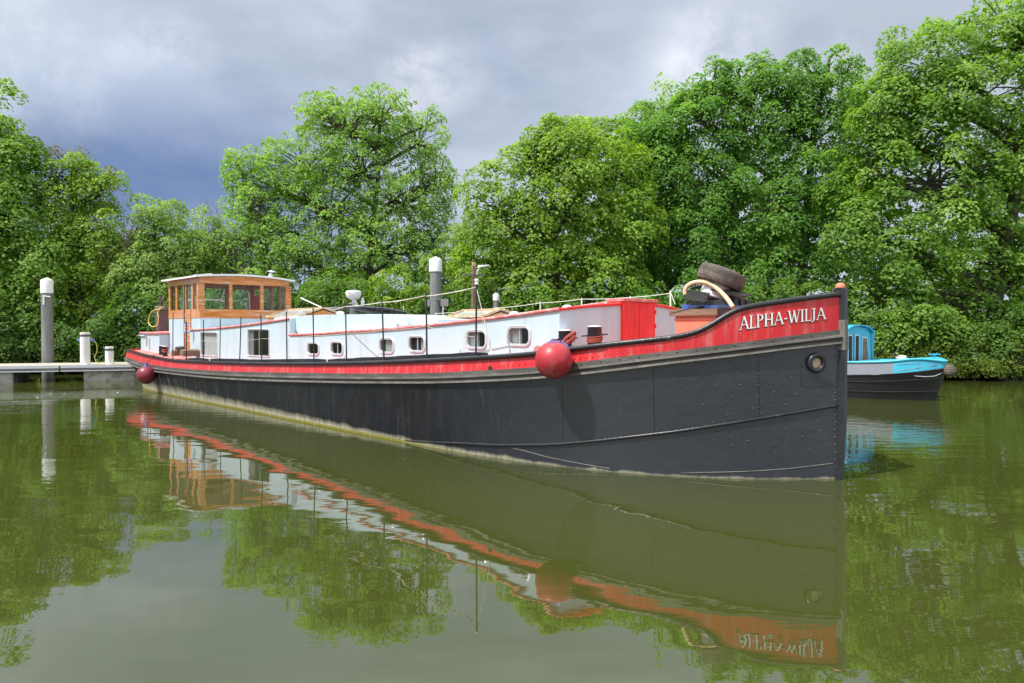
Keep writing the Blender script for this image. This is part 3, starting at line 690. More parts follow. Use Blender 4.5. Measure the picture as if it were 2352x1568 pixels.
# wires and ropes
def sag(a,b,d,n=14): 
    a=Vector(a);b=Vector(b); return [a.lerp(b,i/n)-Vector((0,0,d*4*(i/n)*(1-i/n))) for i in range(n+1)]
def ptop(k,dz=0): return Vector(L(PT[k][0],PT[k][1],PT[k][2]+dz))
m=MB()
for a,b in ((11,10),(10,9),(9,8)): m.tube(sag(ptop(a,-.05),ptop(b,-.06 if b!=8 else -.05),.012),.008,6)
sA,zA=BF.bt(755,712,1.6); m.tube(sag(ptop(8,-.05),L(sA,1.55,zA),.01),.007,6)
part(m,'guard_rope',M['rope'],smooth=60)
m=MB()
for k in range(1,11):
    a=PT[k];b=PT[k+1]; f=.52
    if k+1==11: f2=.30
    else: f2=.52
    m.tube(sag(L(a[0],a[1],a[4]+(a[2]-a[4])*f),L(b[0],b[1],b[4]+(b[2]-b[4])*f2),.015),.0035,5)
part(m,'guard_wire',M['rope'])
m=MB(); A=ptop(11,-.06); s,z=BF.bt(1134,812,1.93); s2,z2=BF.bt(1127,795,1.9)
m.tube([A,L(s2,1.92,z2+.07),],.006,6); m.tube([L(s2,1.92,z2+.07),L(s2+.01,1.92,z2-.06)],.011,6); m.tube([L(s2+.01,1.92,z2-.06),L(s,1.94,z)],.004,5)
s3,z3=BF.bt(1120,792,1.9); m.tube([Vector(L(PT[11][0],1.9,z3+.48)),L(s3,1.9,z3)],.003,5); m.tube([L(s3,1.9,z3),L(s,1.94,z)],.006,5)
part(m,'stay',M['rope'],smooth=60)
# black boards along the side deck, between the stanchions
for xa,xb in ((437,483),(487,753),(757.5,1118)):
    sa=BF.bt(xa,828,1.93)[0]; sb=BF.bt(xb,822,1.93)[0]; n=max(2,int((sb-sa)/.35)); m=MB(); rings=[]
    for j in range(n+1):
        s=sa+(sb-sa)*j/n; t=gt(s)-.085; z=zrail(s); h=.055 if 0<j<n else .04
        rings.append([L(s,t,z-.06),L(s,t,z+h),L(s,t-.018,z+h),L(s,t-.018,z-.06)])
    m.loft(rings,True,False,True); part(m,'kick_board',M['rail'])
# fairlead plate (pink) and pink side-deck patch by the stay
s,z=BF.bt(1226,806,1.84); m=MB(); m.prism([(s-.075,z-.05),(s+.075,z-.05),(s+.07,z+.06),(s+.02,z+.075),(s-.03,z+.05)],-1.80,-1.785,(0,2,1)); part(m,'fairlead',M['deck'],bevel=.003)
# mooring bollards
def bollard(px,ytop,t,wpx,zb,h=None,pin=True):
    s,zt=BF.bt(px,ytop,t); Y=BF.world(s,t).y; r=wpx*Y/FP/2
    m=MB(); m.lathe([(r,zb-zt),(r,0),(r*1.02,.004)],L(s,t,zt),n=24,caps=False)
    b=part(m,'bollard',M['rail'],smooth=50)
    m=MB(); m.lathe([(r*1.02,0),(r*1.02,.008),(r*.5,.016),(0,.018)],L(s,t,zt+.003),n=24); sub(m,'bollard_cap',M['white'],b,smooth=60)
    if pin:
        zz=zt-.10; d=Vector((.60,-.80,.0)); 
        a=Vector(L(s,t,zz)); u=Vector((.62*1,.78*-0,0))
        m=MB(); e=Vector((.72,.69,0))
        # bar lies across the line of sight
        wd=Vector((BF.c*1.+0,-BF.s*1.+0,0)) ; 
        m.tube([a-wd*(r+.075)-Vector((0,0,.012)),a+wd*(r+.075)+Vector((0,0,.012))],.009,8); sub(m,'bollard_pin',M['rail'],b)
    return s,t,zt,r
bA=bollard(1298,760,1.45,31,1.38); bB=bollard(1366,751,1.38,33,1.40)
bC=bollard(379,796,1.66,11,.95,pin=False); bD=bollard(371,794.5,1.56,11,.95,pin=False)
# ropes wound on them: top-level things
def coil(b,zc,n,rr,label,name='rope_coil',mt='redrope',grp='ropes wound on the bollards'):
    s,t,zt,r=b; m=MB(); pts=[]
    for k in range(n*16+1):
        a=2*math.pi*k/16; pts.append(L(s+(r+rr)*math.cos(a),t+(r+rr)*math.sin(a),zc+.012*math.sin(a*.5+1)+rr*1.7*k/16-.02*math.sin(a)))
    m.tube(pts,rr,6); bsolo(m,name,M[mt],s,t,zc,label,'rope',None,60)
    return pts
coil(bA,bA[2]-.155,4,.009,'red-brown rope wound round the bollard beside the big red fender')
coil(bB,bB[2]-.17,5,.007,'thin reddish rope wrapped round the second foredeck bollard')
coil(bC,bC[2]-.13,4,.012,'dark rope on the pair of stern bollards')
# salmon deck locker with timber rim
lt=.42; sa=BF.bt(1551,740,lt)[0]; sb=BF.bt(1643,720,lt)[0]; z1=BF.bt(1551,732,lt)[1]; z2=BF.bt(1640,718,lt)[1]; zt_box=(z1+z2)/2
lk,lo=broot('deck_locker',(sa+sb)/2,0,1.5,'salmon pink deck locker with a brown timber rim, loaded with tyres and mats','locker')
m=MB(); m.box(sa,sb,-lt,.35,1.4,zt_box-.001); m.box(sa-.012,sb+.012,-lt-.012,.362,zt_box-.055,zt_box-.03); m.build('body',M['salmon'],lk,lo,bevel=.004)
m=MB(); m.box(sa-.06,sb+.05,-lt-.05,.40,zt_box,zt_box+.085); m.build('rim',M['timber'],lk,lo,bevel=.004)
ZB=zt_box+.087
def BL(px,py,t): s,z=BF.bt(px,py,t); return s,t,z
# rubber honeycomb mat: real holes
def honeycomb(name,c,u,v,nu,nv,pitch,th,label,grp,bend=0.,mt='mat'):
    """grid of square cells each holding a round hole, c corner, u/v unit vectors"""
    m=MB(); u=Vector(u).normalized(); v=Vector(v).normalized(); n=u.cross(v).normalized(); c=Vector(c); K=8; rr=pitch*.34
    def P(a,b,o):
        q=bend*((a/(nu*pitch))-.5)**2
        return c+u*a+v*b+n*(o-q)
    for i in range(nu):
        for j in range(nv):
            x=(i+.5)*pitch; y=(j+.5)*pitch; out=[];inn=[]
            for k in range(K):
                a=2*math.pi*(k+.5)/K; ca,sa_=math.cos(a),math.sin(a); f=.5*pitch/max(abs(ca),abs(sa_))
                out.append((x+ca*f,y+sa_*f)); inn.append((x+ca*rr,y+sa_*rr))
            for o,fl in ((0,0),(th,1)):
                m.add([P(a,b,o) for a,b in out+inn],[(k,(k+1)%K,K+(k+1)%K,K+k) for k in range(K)])
            m.add([P(a,b,0) for a,b in inn]+[P(a,b,th) for a,b in inn],[(k,(k+1)%K,K+(k+1)%K,K+k) for k in range(K)])
    A,B=nu*pitch,nv*pitch
    for a0,b0,a1,b1 in ((0,0,A,0),(A,0,A,B),(A,B,0,B),(0,B,0,0)):
        m.add([P(a0,b0,0),P(a1,b1,0),P(a1,b1,th),P(a0,b0,th)],[(0,1,2,3)])
    w=BF.world(c.x,-c.y,c.z)
    o=m.build(name,M[mt],None,c,recalc=True); o.location=(w.x,w.y,c.z); o.rotation_euler=(0,0,BF.rz); tag(o,label,'rubber mat',grp); return o
def V(px,py,t): s,z=BF.bt(px,py,t); return Vector(L(s,t,z))
g='rubber ring mats heaped on the locker'
c=V(1569,689,.47); uu=V(1619,696,.47)-c; vv=V(1586,660,.26)-c
honeycomb('rubber_mat',c,uu,vv,8,5,uu.length/8,.016,'stiff rubber ring mat folded over the front of the heap, holes facing us',g)
c=V(1584,661,.20); honeycomb('rubber_mat',c,V(1640,655,-.1)-c,V(1590,655,-.3)-c,10,6,.036,.014,'rubber ring mat draped across the top of the heap under the drum',g,bend=.10)
c=V(1632,664,.30); honeycomb('rubber_mat',c,V(1706,682,.25)-c,Vector((0,1,.1)),12,8,.034,.014,'rubber ring mat sticking out beneath the leaning tyre',g,bend=.04)
c=V(1538,722,.47); honeycomb('rubber_mat',c,V(1600,706,.47)-c,Vector((0,1,0)),13,9,.034,.014,'rubber ring mat lying flat on the timber rim at its aft end',g)
c=V(1648,702,.42); honeycomb('rubber_mat',c,V(1668,702,.40)-c,V(1650,730,.42)-c,5,7,.030,.012,'small ring mat hanging down the forward end of the locker',g)
# flat dark bundle between the mats
m=MB(); a=V(1572,702,.25); b=V(1680,695,.2); 
for k in range(4): m.bar(a+Vector((0.0,.16*k,-.02)),b+Vector((-.02,.16*k,.0)),.12,.10)
bsolo(m,'folded_matting',M['mat'],-a.y and a.x,-a.y,a.z,'dark folded rubber matting packed between the ring mats and blue board','rubber mat',None)
for k in range(2): pass
# second tyre lying under the heap
def tyre(name,c,axis,Ro,Ri,W_,label,fr_loc=True,tread=True):
    m=MB(); c=Vector(c); a=Vector(axis).normalized(); u=a.orthogonal().normalized(); w=a.cross(u)
    prof=[(Ri,-W_*.40),(Ri+.02,-W_*.46),(Ri+(Ro-Ri)*.45,-W_*.53),(Ro-.045,-W_*.50),(Ro-.014,-W_*.42),(Ro-.003,-W_*.30),(Ro,0),(Ro-.003,W_*.30),(Ro-.014,W_*.42),(Ro-.045,W_*.50),(Ri+(Ro-Ri)*.45,W_*.53),(Ri+.02,W_*.46),(Ri,W_*.40),(Ri+.012,W_*.38),(Ro-.03,W_*.44),(Ro-.028,0),(Ro-.03,-W_*.44),(Ri+.012,-W_*.38)]
    n=72; rings=[]
    for i in range(n):
        th=2*math.pi*i/n; d=u*math.cos(th)+w*math.sin(th); rings.append([c+d*r+a*z for r,z in prof])
    m.loft(rings,True,True)
    m.mat(1)
    if tread:   # tread blocks: shoulder lugs and v-shaped centre blocks
        def blk(th0,th1,z0,z1,skew,h):
            vs=[]
            for hh in (-.004,h):
                for th,z in ((th0,z0),(th1,z0),(th1+skew,z1),(th0+skew,z1)):
                    rr=Ro-.003-.012*(abs(z)/(W_*.45))**4+hh; vs.append(c+(u*math.cos(th)+w*math.sin(th))*rr+a*z)
            m.hexa(vs[:4],vs[4:])
        N=52
        for i in range(N):
            t0=2*math.pi*i/N; dt=2*math.pi/N
            for sg in (1,-1):
                blk(t0,t0+dt*.74,sg*W_*.30,sg*W_*.47,dt*.15,.008)
                blk(t0,t0+dt*.70,sg*W_*.16,sg*W_*.28,dt*.7,.009)
                blk(t0+dt*.3,t0+dt*.98,sg*W_*.02,sg*W_*.14,dt*.8,.009)
    o=m.build(name,[M['rubber'],M['rubber']],None,c,35); 
    return o
ty_c=V(1657,637,.05); X=Vector((BF.c,-BF.s,0)); X.normalize()      # picture-right in the boat's axes
Yv=Vector((BF.s,BF.c,0))                                           # away from the camera
ax=(Vector((0,0,1))*.90+X*.36-Yv*.06).normalized()
ty=tyre('tyre',ty_c,ax,.295,.175,.20,'')
ty.location=BF.world(ty_c.x,-ty_c.y,ty_c.z); ty.rotation_euler=(0,0,BF.rz); tag(ty,'worn car tyre tilted on top of the heap on the foredeck','tyre')
c2=V(1668,684,-.15); t2=tyre('tyre',c2,(0.1,0.05,1),.235,.14,.17,''); t2.location=BF.world(c2.x,-c2.y,c2.z); t2.rotation_euler=(0,0,BF.rz); tag(t2,'brown-dusted tyre lying under the heap behind the cream hose','tyre')
# white drum under the tyre
dc=ty_c-ax*.13; m=MB(); m.lathe([(.165,-.15),(.178,-.14),(.178,-.05),(.172,-.04),(.168,.10),(.12,.12)],dc,ax,n=32)
bsolo(m,'drum',M['white'],dc.x,-dc.y,dc.z,'pale white plastic drum wedged under the tilted tyre','drum',None,50)
# cream hose arch
hp_=[(1574,676,.35),(1573,668,.35),(1578,658,.34),(1590,650,.32),(1604,647,.30),(1620,648,.29),(1636,655,.29),(1652,667,.30),(1666,681,.32),(1678,697,.35),(1683,705,.37)]
hx=[V(*p) for p in hp_]; m=MB(); fx=[pchip(range(len(hx)),[p[k] for p in hx]) for k in range(3)]
m.tube([(fx[0](q),fx[1](q),fx[2](q)) for q in np.linspace(0,len(hx)-1,50)],.028,12); 
bsolo(m,'hose',M['hose'],hx[0].x,-hx[0].y,hx[-1].z,'thick cream hose arching over the heap of mats','hose',None,60)
# blue board
m=MB(); a=V(1575,700,.36);b=V(1685,701,.36); e=Vector((0,.5,0)); dz=Vector((0,0,.03))
m.hexa([a-dz*1.6,b-dz,b-dz+e,a-dz*1.6+e],[a,b,b+e,a+e]); c0=V(1566,697,.38); c1=V(1590,708,.38)
m.hexa([c0-dz*2.2+Vector((0,.0,-.03)),c1-dz,c1-dz+e,c0-dz*2.2+e],[c0,c1,c1+e,c0+e])
bsolo(m,'blue_tray',M['blue'],a.x,-a.y,a.z,'flat blue plastic tray beneath the mats on the deck locker','tray',None)
# ---------------- fenders
def fender(px,py,rpx,out,label,mt,up,ropeto=None,nk_=1.):
    for _ in range(3): pass
    p=onhull(px,py,out); c=Vector(L(*p)); Y=BF.world(p[0],p[1]).y; r=rpx*Y/FP
    o=root('fender',BF.world(p[0],p[1],p[2]),BF.rz,label,'fender','ball fenders hung over the barge side'); off=tuple(c)
    m=MB(); m.lathe([(r*math.cos(R(a)),r*math.sin(R(a))*(1. if a<0 else 1.02)) for a in range(-90,74,6)]+[(r*.24,r*1.02)],c,n=36); m.build('ball',M[mt],o,off,60)
    m=MB(); m.lathe([(r*.42,r*.93),(r*.26,r*1.0),(r*.16,r*(1+.22*nk_)),(r*.13,r*(1+.38*nk_)),(r*.05,r*(1+.42*nk_))],c,n=20); nk=m.build('neck',M['fcap'],o,off,60)
    m=MB(); m.tube([c+Vector((0,0,r*(1+.36*nk_))),*[Vector(q) for q in ropeto]],.009 if r>.22 or True else .01,7); m.build('lanyard',M['redrope'],o,off,60)
    return c,r
sx_=bA[0]; c,r=fender(1272,827,43,.235,'big round red fender hanging off the foredeck bollards','fender',1,[L(bA[0]-.02,bA[1]+.30,zrail(bA[0])+.03),L(bA[0]+.05,bA[1]+.10,bA[2]-.13)],.35)
pe=onhull(378,812,.02)
c,r=fender(335.7,861,20.8,.22,'smaller dark red fender hanging near the stern above the waterline','fender2',1,[L(*onhull(347,826,.07)),L(*onhull(352,815,.03)),L(pe[0],pe[1]-.02,pe[2]+.02),L(bC[0],bC[1]+.05,bC[2]-.1)])
# knotted red rope bundle on the bollard by the fender
m=MB(); a=V(1290,788,1.62); b=V(1322,762,1.5)
m.tube([a,a.lerp(b,.3)+Vector((0,0,.02)),a.lerp(b,.7)+Vector((0,0,.01)),b],[.012,.020,.026,.016],8); m.tube([a+Vector((.03,0,-.03)),b+Vector((0,0,-.05))],.014,8); m.tube([b,V(1318,784,1.5)],.012,8)
bsolo(m,'rope_bundle',M['redrope'],a.x,-a.y,a.z,'red-brown knotted rope tail tied above the big fender','rope',None,60)
m=MB(); m.tube([V(1282,787,1.66),V(1290,783,1.6),V(1298,790,1.64),V(1305,796,1.7)],.014,7); bsolo(m,'lashing',M['blue'],a.x,-a.y,a.z-.05,'short blue lashing at the top of the big fender','rope',None,60)
# ---------------- roof things on the barge
def domevent(px,ytop,wpx,t,label):
    s,z=BF.bt(px,ytop,t); Y=BF.world(s,t).y; r=wpx*Y/FP/2; m=MB()
    zb_=z-r*.78
    m.lathe([(r*1.02,-.05),(r*1.02,0),(r*.97,r*.22),(r*.84,r*.45),(r*.62,r*.64),(r*.35,r*.75),(0,r*.78)],L(s,t,zb_),n=28); o=part(m,'mushroom_vent',M['chrome'],smooth=50)
domevent(781.7,713.6,23,.55,''); domevent(926.4,737,30,1.27,''); domevent(1180.8,713.8,28,.95,''); domevent(1302.6,698.9,30,.95,'')
def skylight(el,er,rl,rr,fr_,a,h,name='skylight'):
    """px eave left/right on the near side, ridge left/right; a = half width"""
    s0,z0=BF.bt(*el,a); s1,z1=BF.bt(*er,a); z=(z0+z1)/2; r0=BF.bt(*rl,0); r1=BF.bt(*rr,0); zr_=(r0[1]+r1[1])/2
    m=MB(); s1g=s1
    def P(s,t,zz): return L(s,t,zz)
    # base box and forward gable
    m.box(s0+.03,s1g-.02,-a+.03,a-.03,z-.22,z-.005)
    for s in (s0+.04,s1g-.05): m.prism([(-a+.03,z-.004),(a-.03,z-.004),(0,zr_-.035)],s,s+.03,(1,2,0))
    b=part(m,name,M['wood'])
    for sd in (1,-1):
        d=Vector((0,-a*sd,z))-Vector((0,0,zr_)); n=d.normalized()
        m=MB(); 
        A=Vector(L(s0,a*sd,z));B=Vector(L(s1g,a*sd,z));Cc=Vector(L(s1g,.0,zr_));D=Vector(L(s0,.0,zr_))
        e=.055; up=Vector((0,0,.022))
        m.bar(A+up,B+up,e,.035); m.bar(D+up+n*.03,Cc+up+n*.03,e,.035); m.bar(A.lerp(D,.08)+up*1.1,A.lerp(D,.9)+up*1.1,e,.036); m.bar(B.lerp(Cc,.08)+up*1.1,B.lerp(Cc,.9)+up*1.1,e,.036)
        sub(m,'skylight_frame',M['woodpale'],b)
        m=MB(); m.hexa([A.lerp(B,.03),B.lerp(A,.03),Cc.lerp(D,.03),D.lerp(Cc,.03)],[v+up*.6 for v in (A.lerp(B,.03),B.lerp(A,.03),Cc.lerp(D,.03),D.lerp(Cc,.03))]); sub(m,'skylight_pane',M['skyglass'],b)
M['skyglass']=mat('sky_sheen_glass',(.36,.41,.40),.08,var=.15,spec=.9)  # pale pane colour stands in for reflected sky
skylight((612,731),(689,724),(672,711),(744.8,708.7),0,.60,0)
skylight((1027,733.5),(1110,725),(1056.8,718),(1141,708.5),0,.42,0)
# white boat pole resting on the aft skylight
a=V(691,684,.1); b=V(741,707,.0); m=MB(); m.tube([a,b],.014,8); bsolo(m,'boat_pole',M['white'],b.x,-b.y,b.z,'short white pole sticking up from the aft skylight ridge','pole',None,60)
# black flue with conical cowl
s,z=BF.bt(809.5,720,.2); Y=BF.world(s,.2).y; m=MB(); zb_=zt_(s)+.03; zt2=BF.bt(809.5,706,.2)[1]
m.lathe([(.062,0),(.056,zt2-zb_-.005)],L(s,.2,zb_),n=18); 
for k in range(4): aa=R(45+90*k); m.tube([L(s+.04*math.cos(aa),.2+.04*math.sin(aa),zt2-.01),L(s+.05*math.cos(aa),.2+.05*math.sin(aa),zt2+.08)],.006,5)
ch=part(m,'stove_flue',M['bin'],smooth=50); m=MB(); m.lathe([(.095,.075),(.05,.105),(.04,.11),(0,.112)],L(s,.2,zt2),n=18); sub(m,'cowl',M['bin'],ch,smooth=40)
# far side handrail posts with wire on the roof
m=MB(); fs=[(1001,736,718),(1140,712,705),(1241,700,693),(1336,693,684),(1448,688,680)]; prev=None
for px,yb,yt in fs:
    q0=V(px,yb,-1.3); q1=V(px,yt,-1.3); m.tube([q0-Vector((0,0,.1)),q1],.012,6)
    if prev is not None: m.tube(sag(prev,q1-Vector((0,0,.02)),.01),.006,6)
    prev=q1-Vector((0,0,.02))
q0=V(1541,700,-1.5); q1=V(1540,667,-1.5); m.tube([q0-Vector((0,0,.5)),q1],.014,8); m.tube(sag(prev,q1-Vector((0,0,.04)),.01),.006,6); m.tube([q1-Vector((0,0,.02)),V(1551,699,-1.5)],.007,6)
part(m,'far_handrail',M['rope'],smooth=50)
# ---------------- stern deck things
# square-section bin with tapered sides
def V2(px,py,t): return V(px,py,t)
bs_,bz=BF.bt(372,764,.75); bt_=.75; o,off=broot('bin',bs_,bt_,1.66,'dark grey tapered plastic bin standing on the stern cabin roof','bin')
zt3=BF.bt(378,716,bt_)[1]; m=MB(); hw=.17
m.hexa([L(bs_-hw*.8,bt_+hw*.8,1.66),L(bs_+hw*.8,bt_+hw*.8,1.66),L(bs_+hw*.8,bt_-hw*.8,1.66),L(bs_-hw*.8,bt_-hw*.8,1.66)],[L(bs_-hw,bt_+hw,zt3),L(bs_+hw,bt_+hw,zt3),L(bs_+hw,bt_-hw,zt3),L(bs_-hw,bt_-hw,zt3)]); m.build('body',M['bin'],o,off,bevel=.012)
m=MB(); m.box(bs_-hw-.015,bs_+hw+.015,-bt_-hw-.015,-bt_+hw+.015,zt3-.05,zt3+.015); m.build('lid',M['bin'],o,off,bevel=.01)
c3=Vector(L(bs_,bt_,zt3+.09)); t3=tyre('tyre',c3,(0.,0,1),.20,.11,.14,'',tread=False); t3.location=BF.world(bs_,bt_,zt3+.105); t3.rotation_euler=(0,0,BF.rz); tag(t3,'small grey tyre lying flat on the stern bin lid','tyre')
zz=V(352,722,.9)
pts=[V(374,706,.9),V(364,710,.95),V(352,713,.95),V(343,725,.95),V(341,739,.95),V(346,748,.95),V(354,750,.95),V(362,744,.95),V(364,730,.95),V(362,716,.95),V(368,709,.95)]
fx=[pchip(range(len(pts)),[p[k] for p in pts]) for k in range(3)]; m=MB(); m.tube([(fx[0](q),fx[1](q),fx[2](q)) for q in np.linspace(0,len(pts)-1,60)],.013,8)
bsolo(m,'yellow_hose',M['yellow'],zz.x,-zz.y,zz.z,'yellow hose looped over the stern bin','hose',None,60)
m=MB(); q=V(366,690,.5); rr_=random.Random(2)
for k in range(9): a=q+Vector((rr_.uniform(-.12,.12),rr_.uniform(-.1,.1),rr_.uniform(-.12,.2))); m.tube([a,a+Vector((rr_.uniform(-.2,.2),rr_.uniform(-.1,.1),rr_.uniform(-.15,.15))),a+Vector((rr_.uniform(-.2,.2),0,rr_.uniform(-.3,.0)))],.015,6)
bsolo(m,'tangled_rope',M['rubber'],q.x,-q.y,q.z,'tangle of grey rope tied to the frame behind the wheelhouse','rope',None,60)
# logs stacked on side deck
m=MB(); 
for (px,py,w_,h_) in ((403,810,.11,.13),(424,810,.14,.15)):
    q=V(px,py,1.78); m.prism([(q.x-w_,q.z-h_*.5),(q.x+w_*.9,q.z-h_*.6),(q.x+w_,q.z+h_*.4),(q.x+w_*.4,q.z+h_*.62),(q.x-w_*.8,q.z+h_*.5)],-1.86,-1.45,(0,2,1))
w_=m
bsolo(m,'crate',M['timber'],q.x,-q.y,q.z-.1,'rough timber blocks under black sheet on the side deck','timber',None,bevel=.01)
m=MB(); q=V(414,800,1.72); m.lathe([(.0,-.28),(.05,-.25),(.06,0),(.055,.2),(0,.24)],q,(1,0,.02),n=10); m.lathe([(.0,-.2),(.045,-.18),(.05,0),(.04,.15),(0,.18)],q+Vector((-.1,.08,-.06)),(1,0.1,-.1),n=10); bsolo(m,'black_sheet',M['mat'],q.x,-q.y,q.z,'black rolled sheet lying over the timber blocks','sheet',None,50)
# FOR SALE board on the cabin corner
def textmesh(body,size,bold=0.0):
    cu=bpy.data.curves.new('txt','FONT'); cu.body=body; cu.size=size; cu.extrude=.002; cu.align_x='CENTER'; cu.align_y='CENTER'; cu.offset=bold
    o=bpy.data.objects.new('txt',cu); C.objects.link(o); dg=bpy.context.evaluated_depsgraph_get(); me=bpy.data.meshes.new_from_object(o.evaluated_get(dg)); C.objects.unlink(o); bpy.data.objects.remove(o); return me
def placetext(body,size,name,mt,parent,off,org,uvec,vvec,bold=.0,sx=1.):
    me=textmesh(body,size,bold); u=Vector(uvec).normalized(); v=Vector(vvec).normalized(); n=u.cross(v); o3=Vector(off)
    for vt in me.vertices: c=vt.co.copy(); vt.co=Vector(org)+u*c.x*sx+v*c.y+n*c.z-o3
    me.materials.clear(); me.materials.append(mt); o=bpy.data.objects.new(name,me); C.objects.link(o); o.parent=parent; return o
q0=V(423.5,741,1.60); q1=V(436,764,1.60); ctr=(q0+q1)/2; hh=abs(q1.z-q0.z)/2; wv=Vector((BF.c*.8-BF.s*.0+.25,.45,0)).normalized(); wv=Vector((math.cos(R(40)),math.sin(R(40)),0)); hw=.075
o=root('for_sale_sign',BF.world(ctr.x,-ctr.y,ctr.z),BF.rz,'small white and blue FOR SALE notice on the corner of the cabin','sign'); off=tuple(ctr)
nn=wv.cross(Vector((0,0,1))).normalized()
def pl4(cz,h,d,w=hw): 
    return [ctr+wv*a+Vector((0,0,cz+b))+nn*d for a,b in ((-w,-h),(w,-h),(w,h),(-w,h))]
m=MB(); m.hexa(pl4(0,hh,0),pl4(0,hh,.008)); m.build('board',M['white'],o,off)
for sg in (.85,-.85): m=MB(); m.hexa(pl4(hh*sg,hh*.14,.009),pl4(hh*sg,hh*.14,.011)); m.build('blue_band',M['sticker'],o,off)
placetext('FOR',.085,'word',M['signred'],o,off,ctr+nn*.010+Vector((0,0,hh*.30)),wv,(0,0,1),.003,.8); placetext('SALE',.085,'word',M['signred'],o,off,ctr+nn*.010-Vector((0,0,hh*.30)),wv,(0,0,1),.003,.65)
# ================================================================== PONTOON AND PILES
def gl(px,py,z): r=ray(px,py); k=(z-HC)/r[2]; return Vector((r[0]*k,r[1]*k,z))
PZ=.54
pa=Vector((-16.2,22.47,0)); pd=Vector((3.45,1.21,0)).normalized(); pn=Vector((-pd.y,pd.x,0)); prz=math.atan2(pd.y,pd.x)
PF=Frame((pa.x,pa.y),prz)     # s along, t towards us
pont=root('pontoon',(pa.x,pa.y,0),prz,'floating pontoon walkway with timber boards on concrete floats','pontoon')
m=MB()
for a in np.arange(-9,8.9,.145): m.box(a,a+.139,.06,1.84,PZ-.03,PZ)
m.build('decking',M['deckplank'],pont)
m=MB()
for y in (0,1.84):
    for a,b in ((-9,1.62),(1.66,9.0)):
        m.box(a,b,y,y+.06,PZ-.09,PZ+.012); m.mat(1).box(a,b,y+.012,y+.05,PZ-.17,PZ-.091); m.mat(0).box(a,b,y-.004,y+.06,PZ-.20,PZ-.171)
m.build('edge_beam',[M['alu'],M['pole']],pont,bevel=.004)
for a,b in ((-7.5,-4.9),(-4.6,-2.0),(-1.6,.33),(2.3,4.6),(6.0,8.6)):
    m=MB(); m.box(a,b,.08,1.82,-.35,PZ-.201); m.build('float',M['concrete'],pont,bevel=.02)
def pile(px,ytop,ycap,wpx,Y,label,capw=1.1,bracket=None,grp=None,hide=.0):
    c=at(px,ytop,Y); r=wpx*Y/FP/2; zt=c.z; zc=at(px,ycap,Y).z; o=root('mooring_pile',(c.x,Y,0),0,label,'mooring pile',grp)
    m=MB(); m.lathe([(r,-1.5),(r,zc+.05)],(0,0,0),n=28); m.build('shaft',M['pole'],o,smooth=60)
    m=MB(); rc=r*capw; h=rc*.55; m.lathe([(rc,zc),(rc,zt-h),(rc*.96,zt-h+.02),(0,zt)],(0,0,0),n=28,caps=False); m.lathe([(rc,zc),(r*.9,zc)],(0,0,0),n=28,caps=False); m.build('cap',M['offwhite'],o,smooth=30)
    return o,c,r
g='grey mooring piles with white conical caps'
o,c,r=pile(107.6,637,673,24,24.9,'mooring pile at the left through the pontoon, with small bracket',1.07)
m=MB(); zb_=at(107,680,24.9).z; m.bar((.02,-r-.02,zb_),(.02,-r-.02,zb_-.30),.07,.03); m.tube([(.0,-r-.02,zb_),(.26,-r-.04,zb_-.03)],.015,6); m.build('bracket',M['white'],o)
o,c,r=pile(1000.5,588.6,623.8,26,24.0,'tall mooring pile behind the barge cabin, with grey junction boxes',1.14)
m=MB(); zb_=at(1000,687,24).z; m.box(r+.0,r+.26,-.25,.0,zb_-.25,zb_+.0); m.build('junction_box',M['pole'],o,bevel=.008); m=MB(); m.box(-r-.16,-r+.02,-.1,.05,zb_-.22,zb_-.02); m.build('junction_box',M['pole'],o,bevel=.008); m=MB(); m.box(r-.18,r+.02,-r-.04,-.2,zb_-.02,zb_+.003); m.build('arm_bracket',M['pole'],o)
m=MB(); m.tube([(r+.08,-.22,zb_-.25),(r+.08,-.22,.5)],.03,8); m.build('conduit',M['alu'],o,smooth=60)
o,c,r=pile(1139.5,672.8,690,13,25.5,'short thin mooring pile behind the forward skylight',1.15)
# timber lamp post
Y=24.6; c=at(1088,602,Y); o=root('lamp_post',(c.x,Y,0),R(28),'square timber post with crossarm and white lamp head behind the barge','lamp post')
m=MB(); m.box(-.065,.065,-.065,.065,-.5,c.z-.12); m.mat(1).box(-.05,.05,-.05,.05,c.z-.12,c.z); m.build('post',[M['timber'],M['woodpale']],o,bevel=.006)
m=MB(); za=at(1088,631,Y).z; m.box(-.42,.42,-.03,.03,za-.03,za+.03); m.build('crossarm',M['pole'],o,bevel=.005)
m=MB(); m.tube([(.10,-.05,za+.0),(.10,-.05,za+.12),(.2,-.1,za+.24)],.025,8); m.hexa([(.12,-.2,za+.24),(.52,-.28,za+.30),(.52,-.02,za+.30),(.12,-.04,za+.24)],[(.14,-.2,za+.33),(.45,-.28,za+.35),(.45,-.02,za+.35),(.14,-.04,za+.33)]); m.build('lamp_head',M['white'],o,bevel=.01)
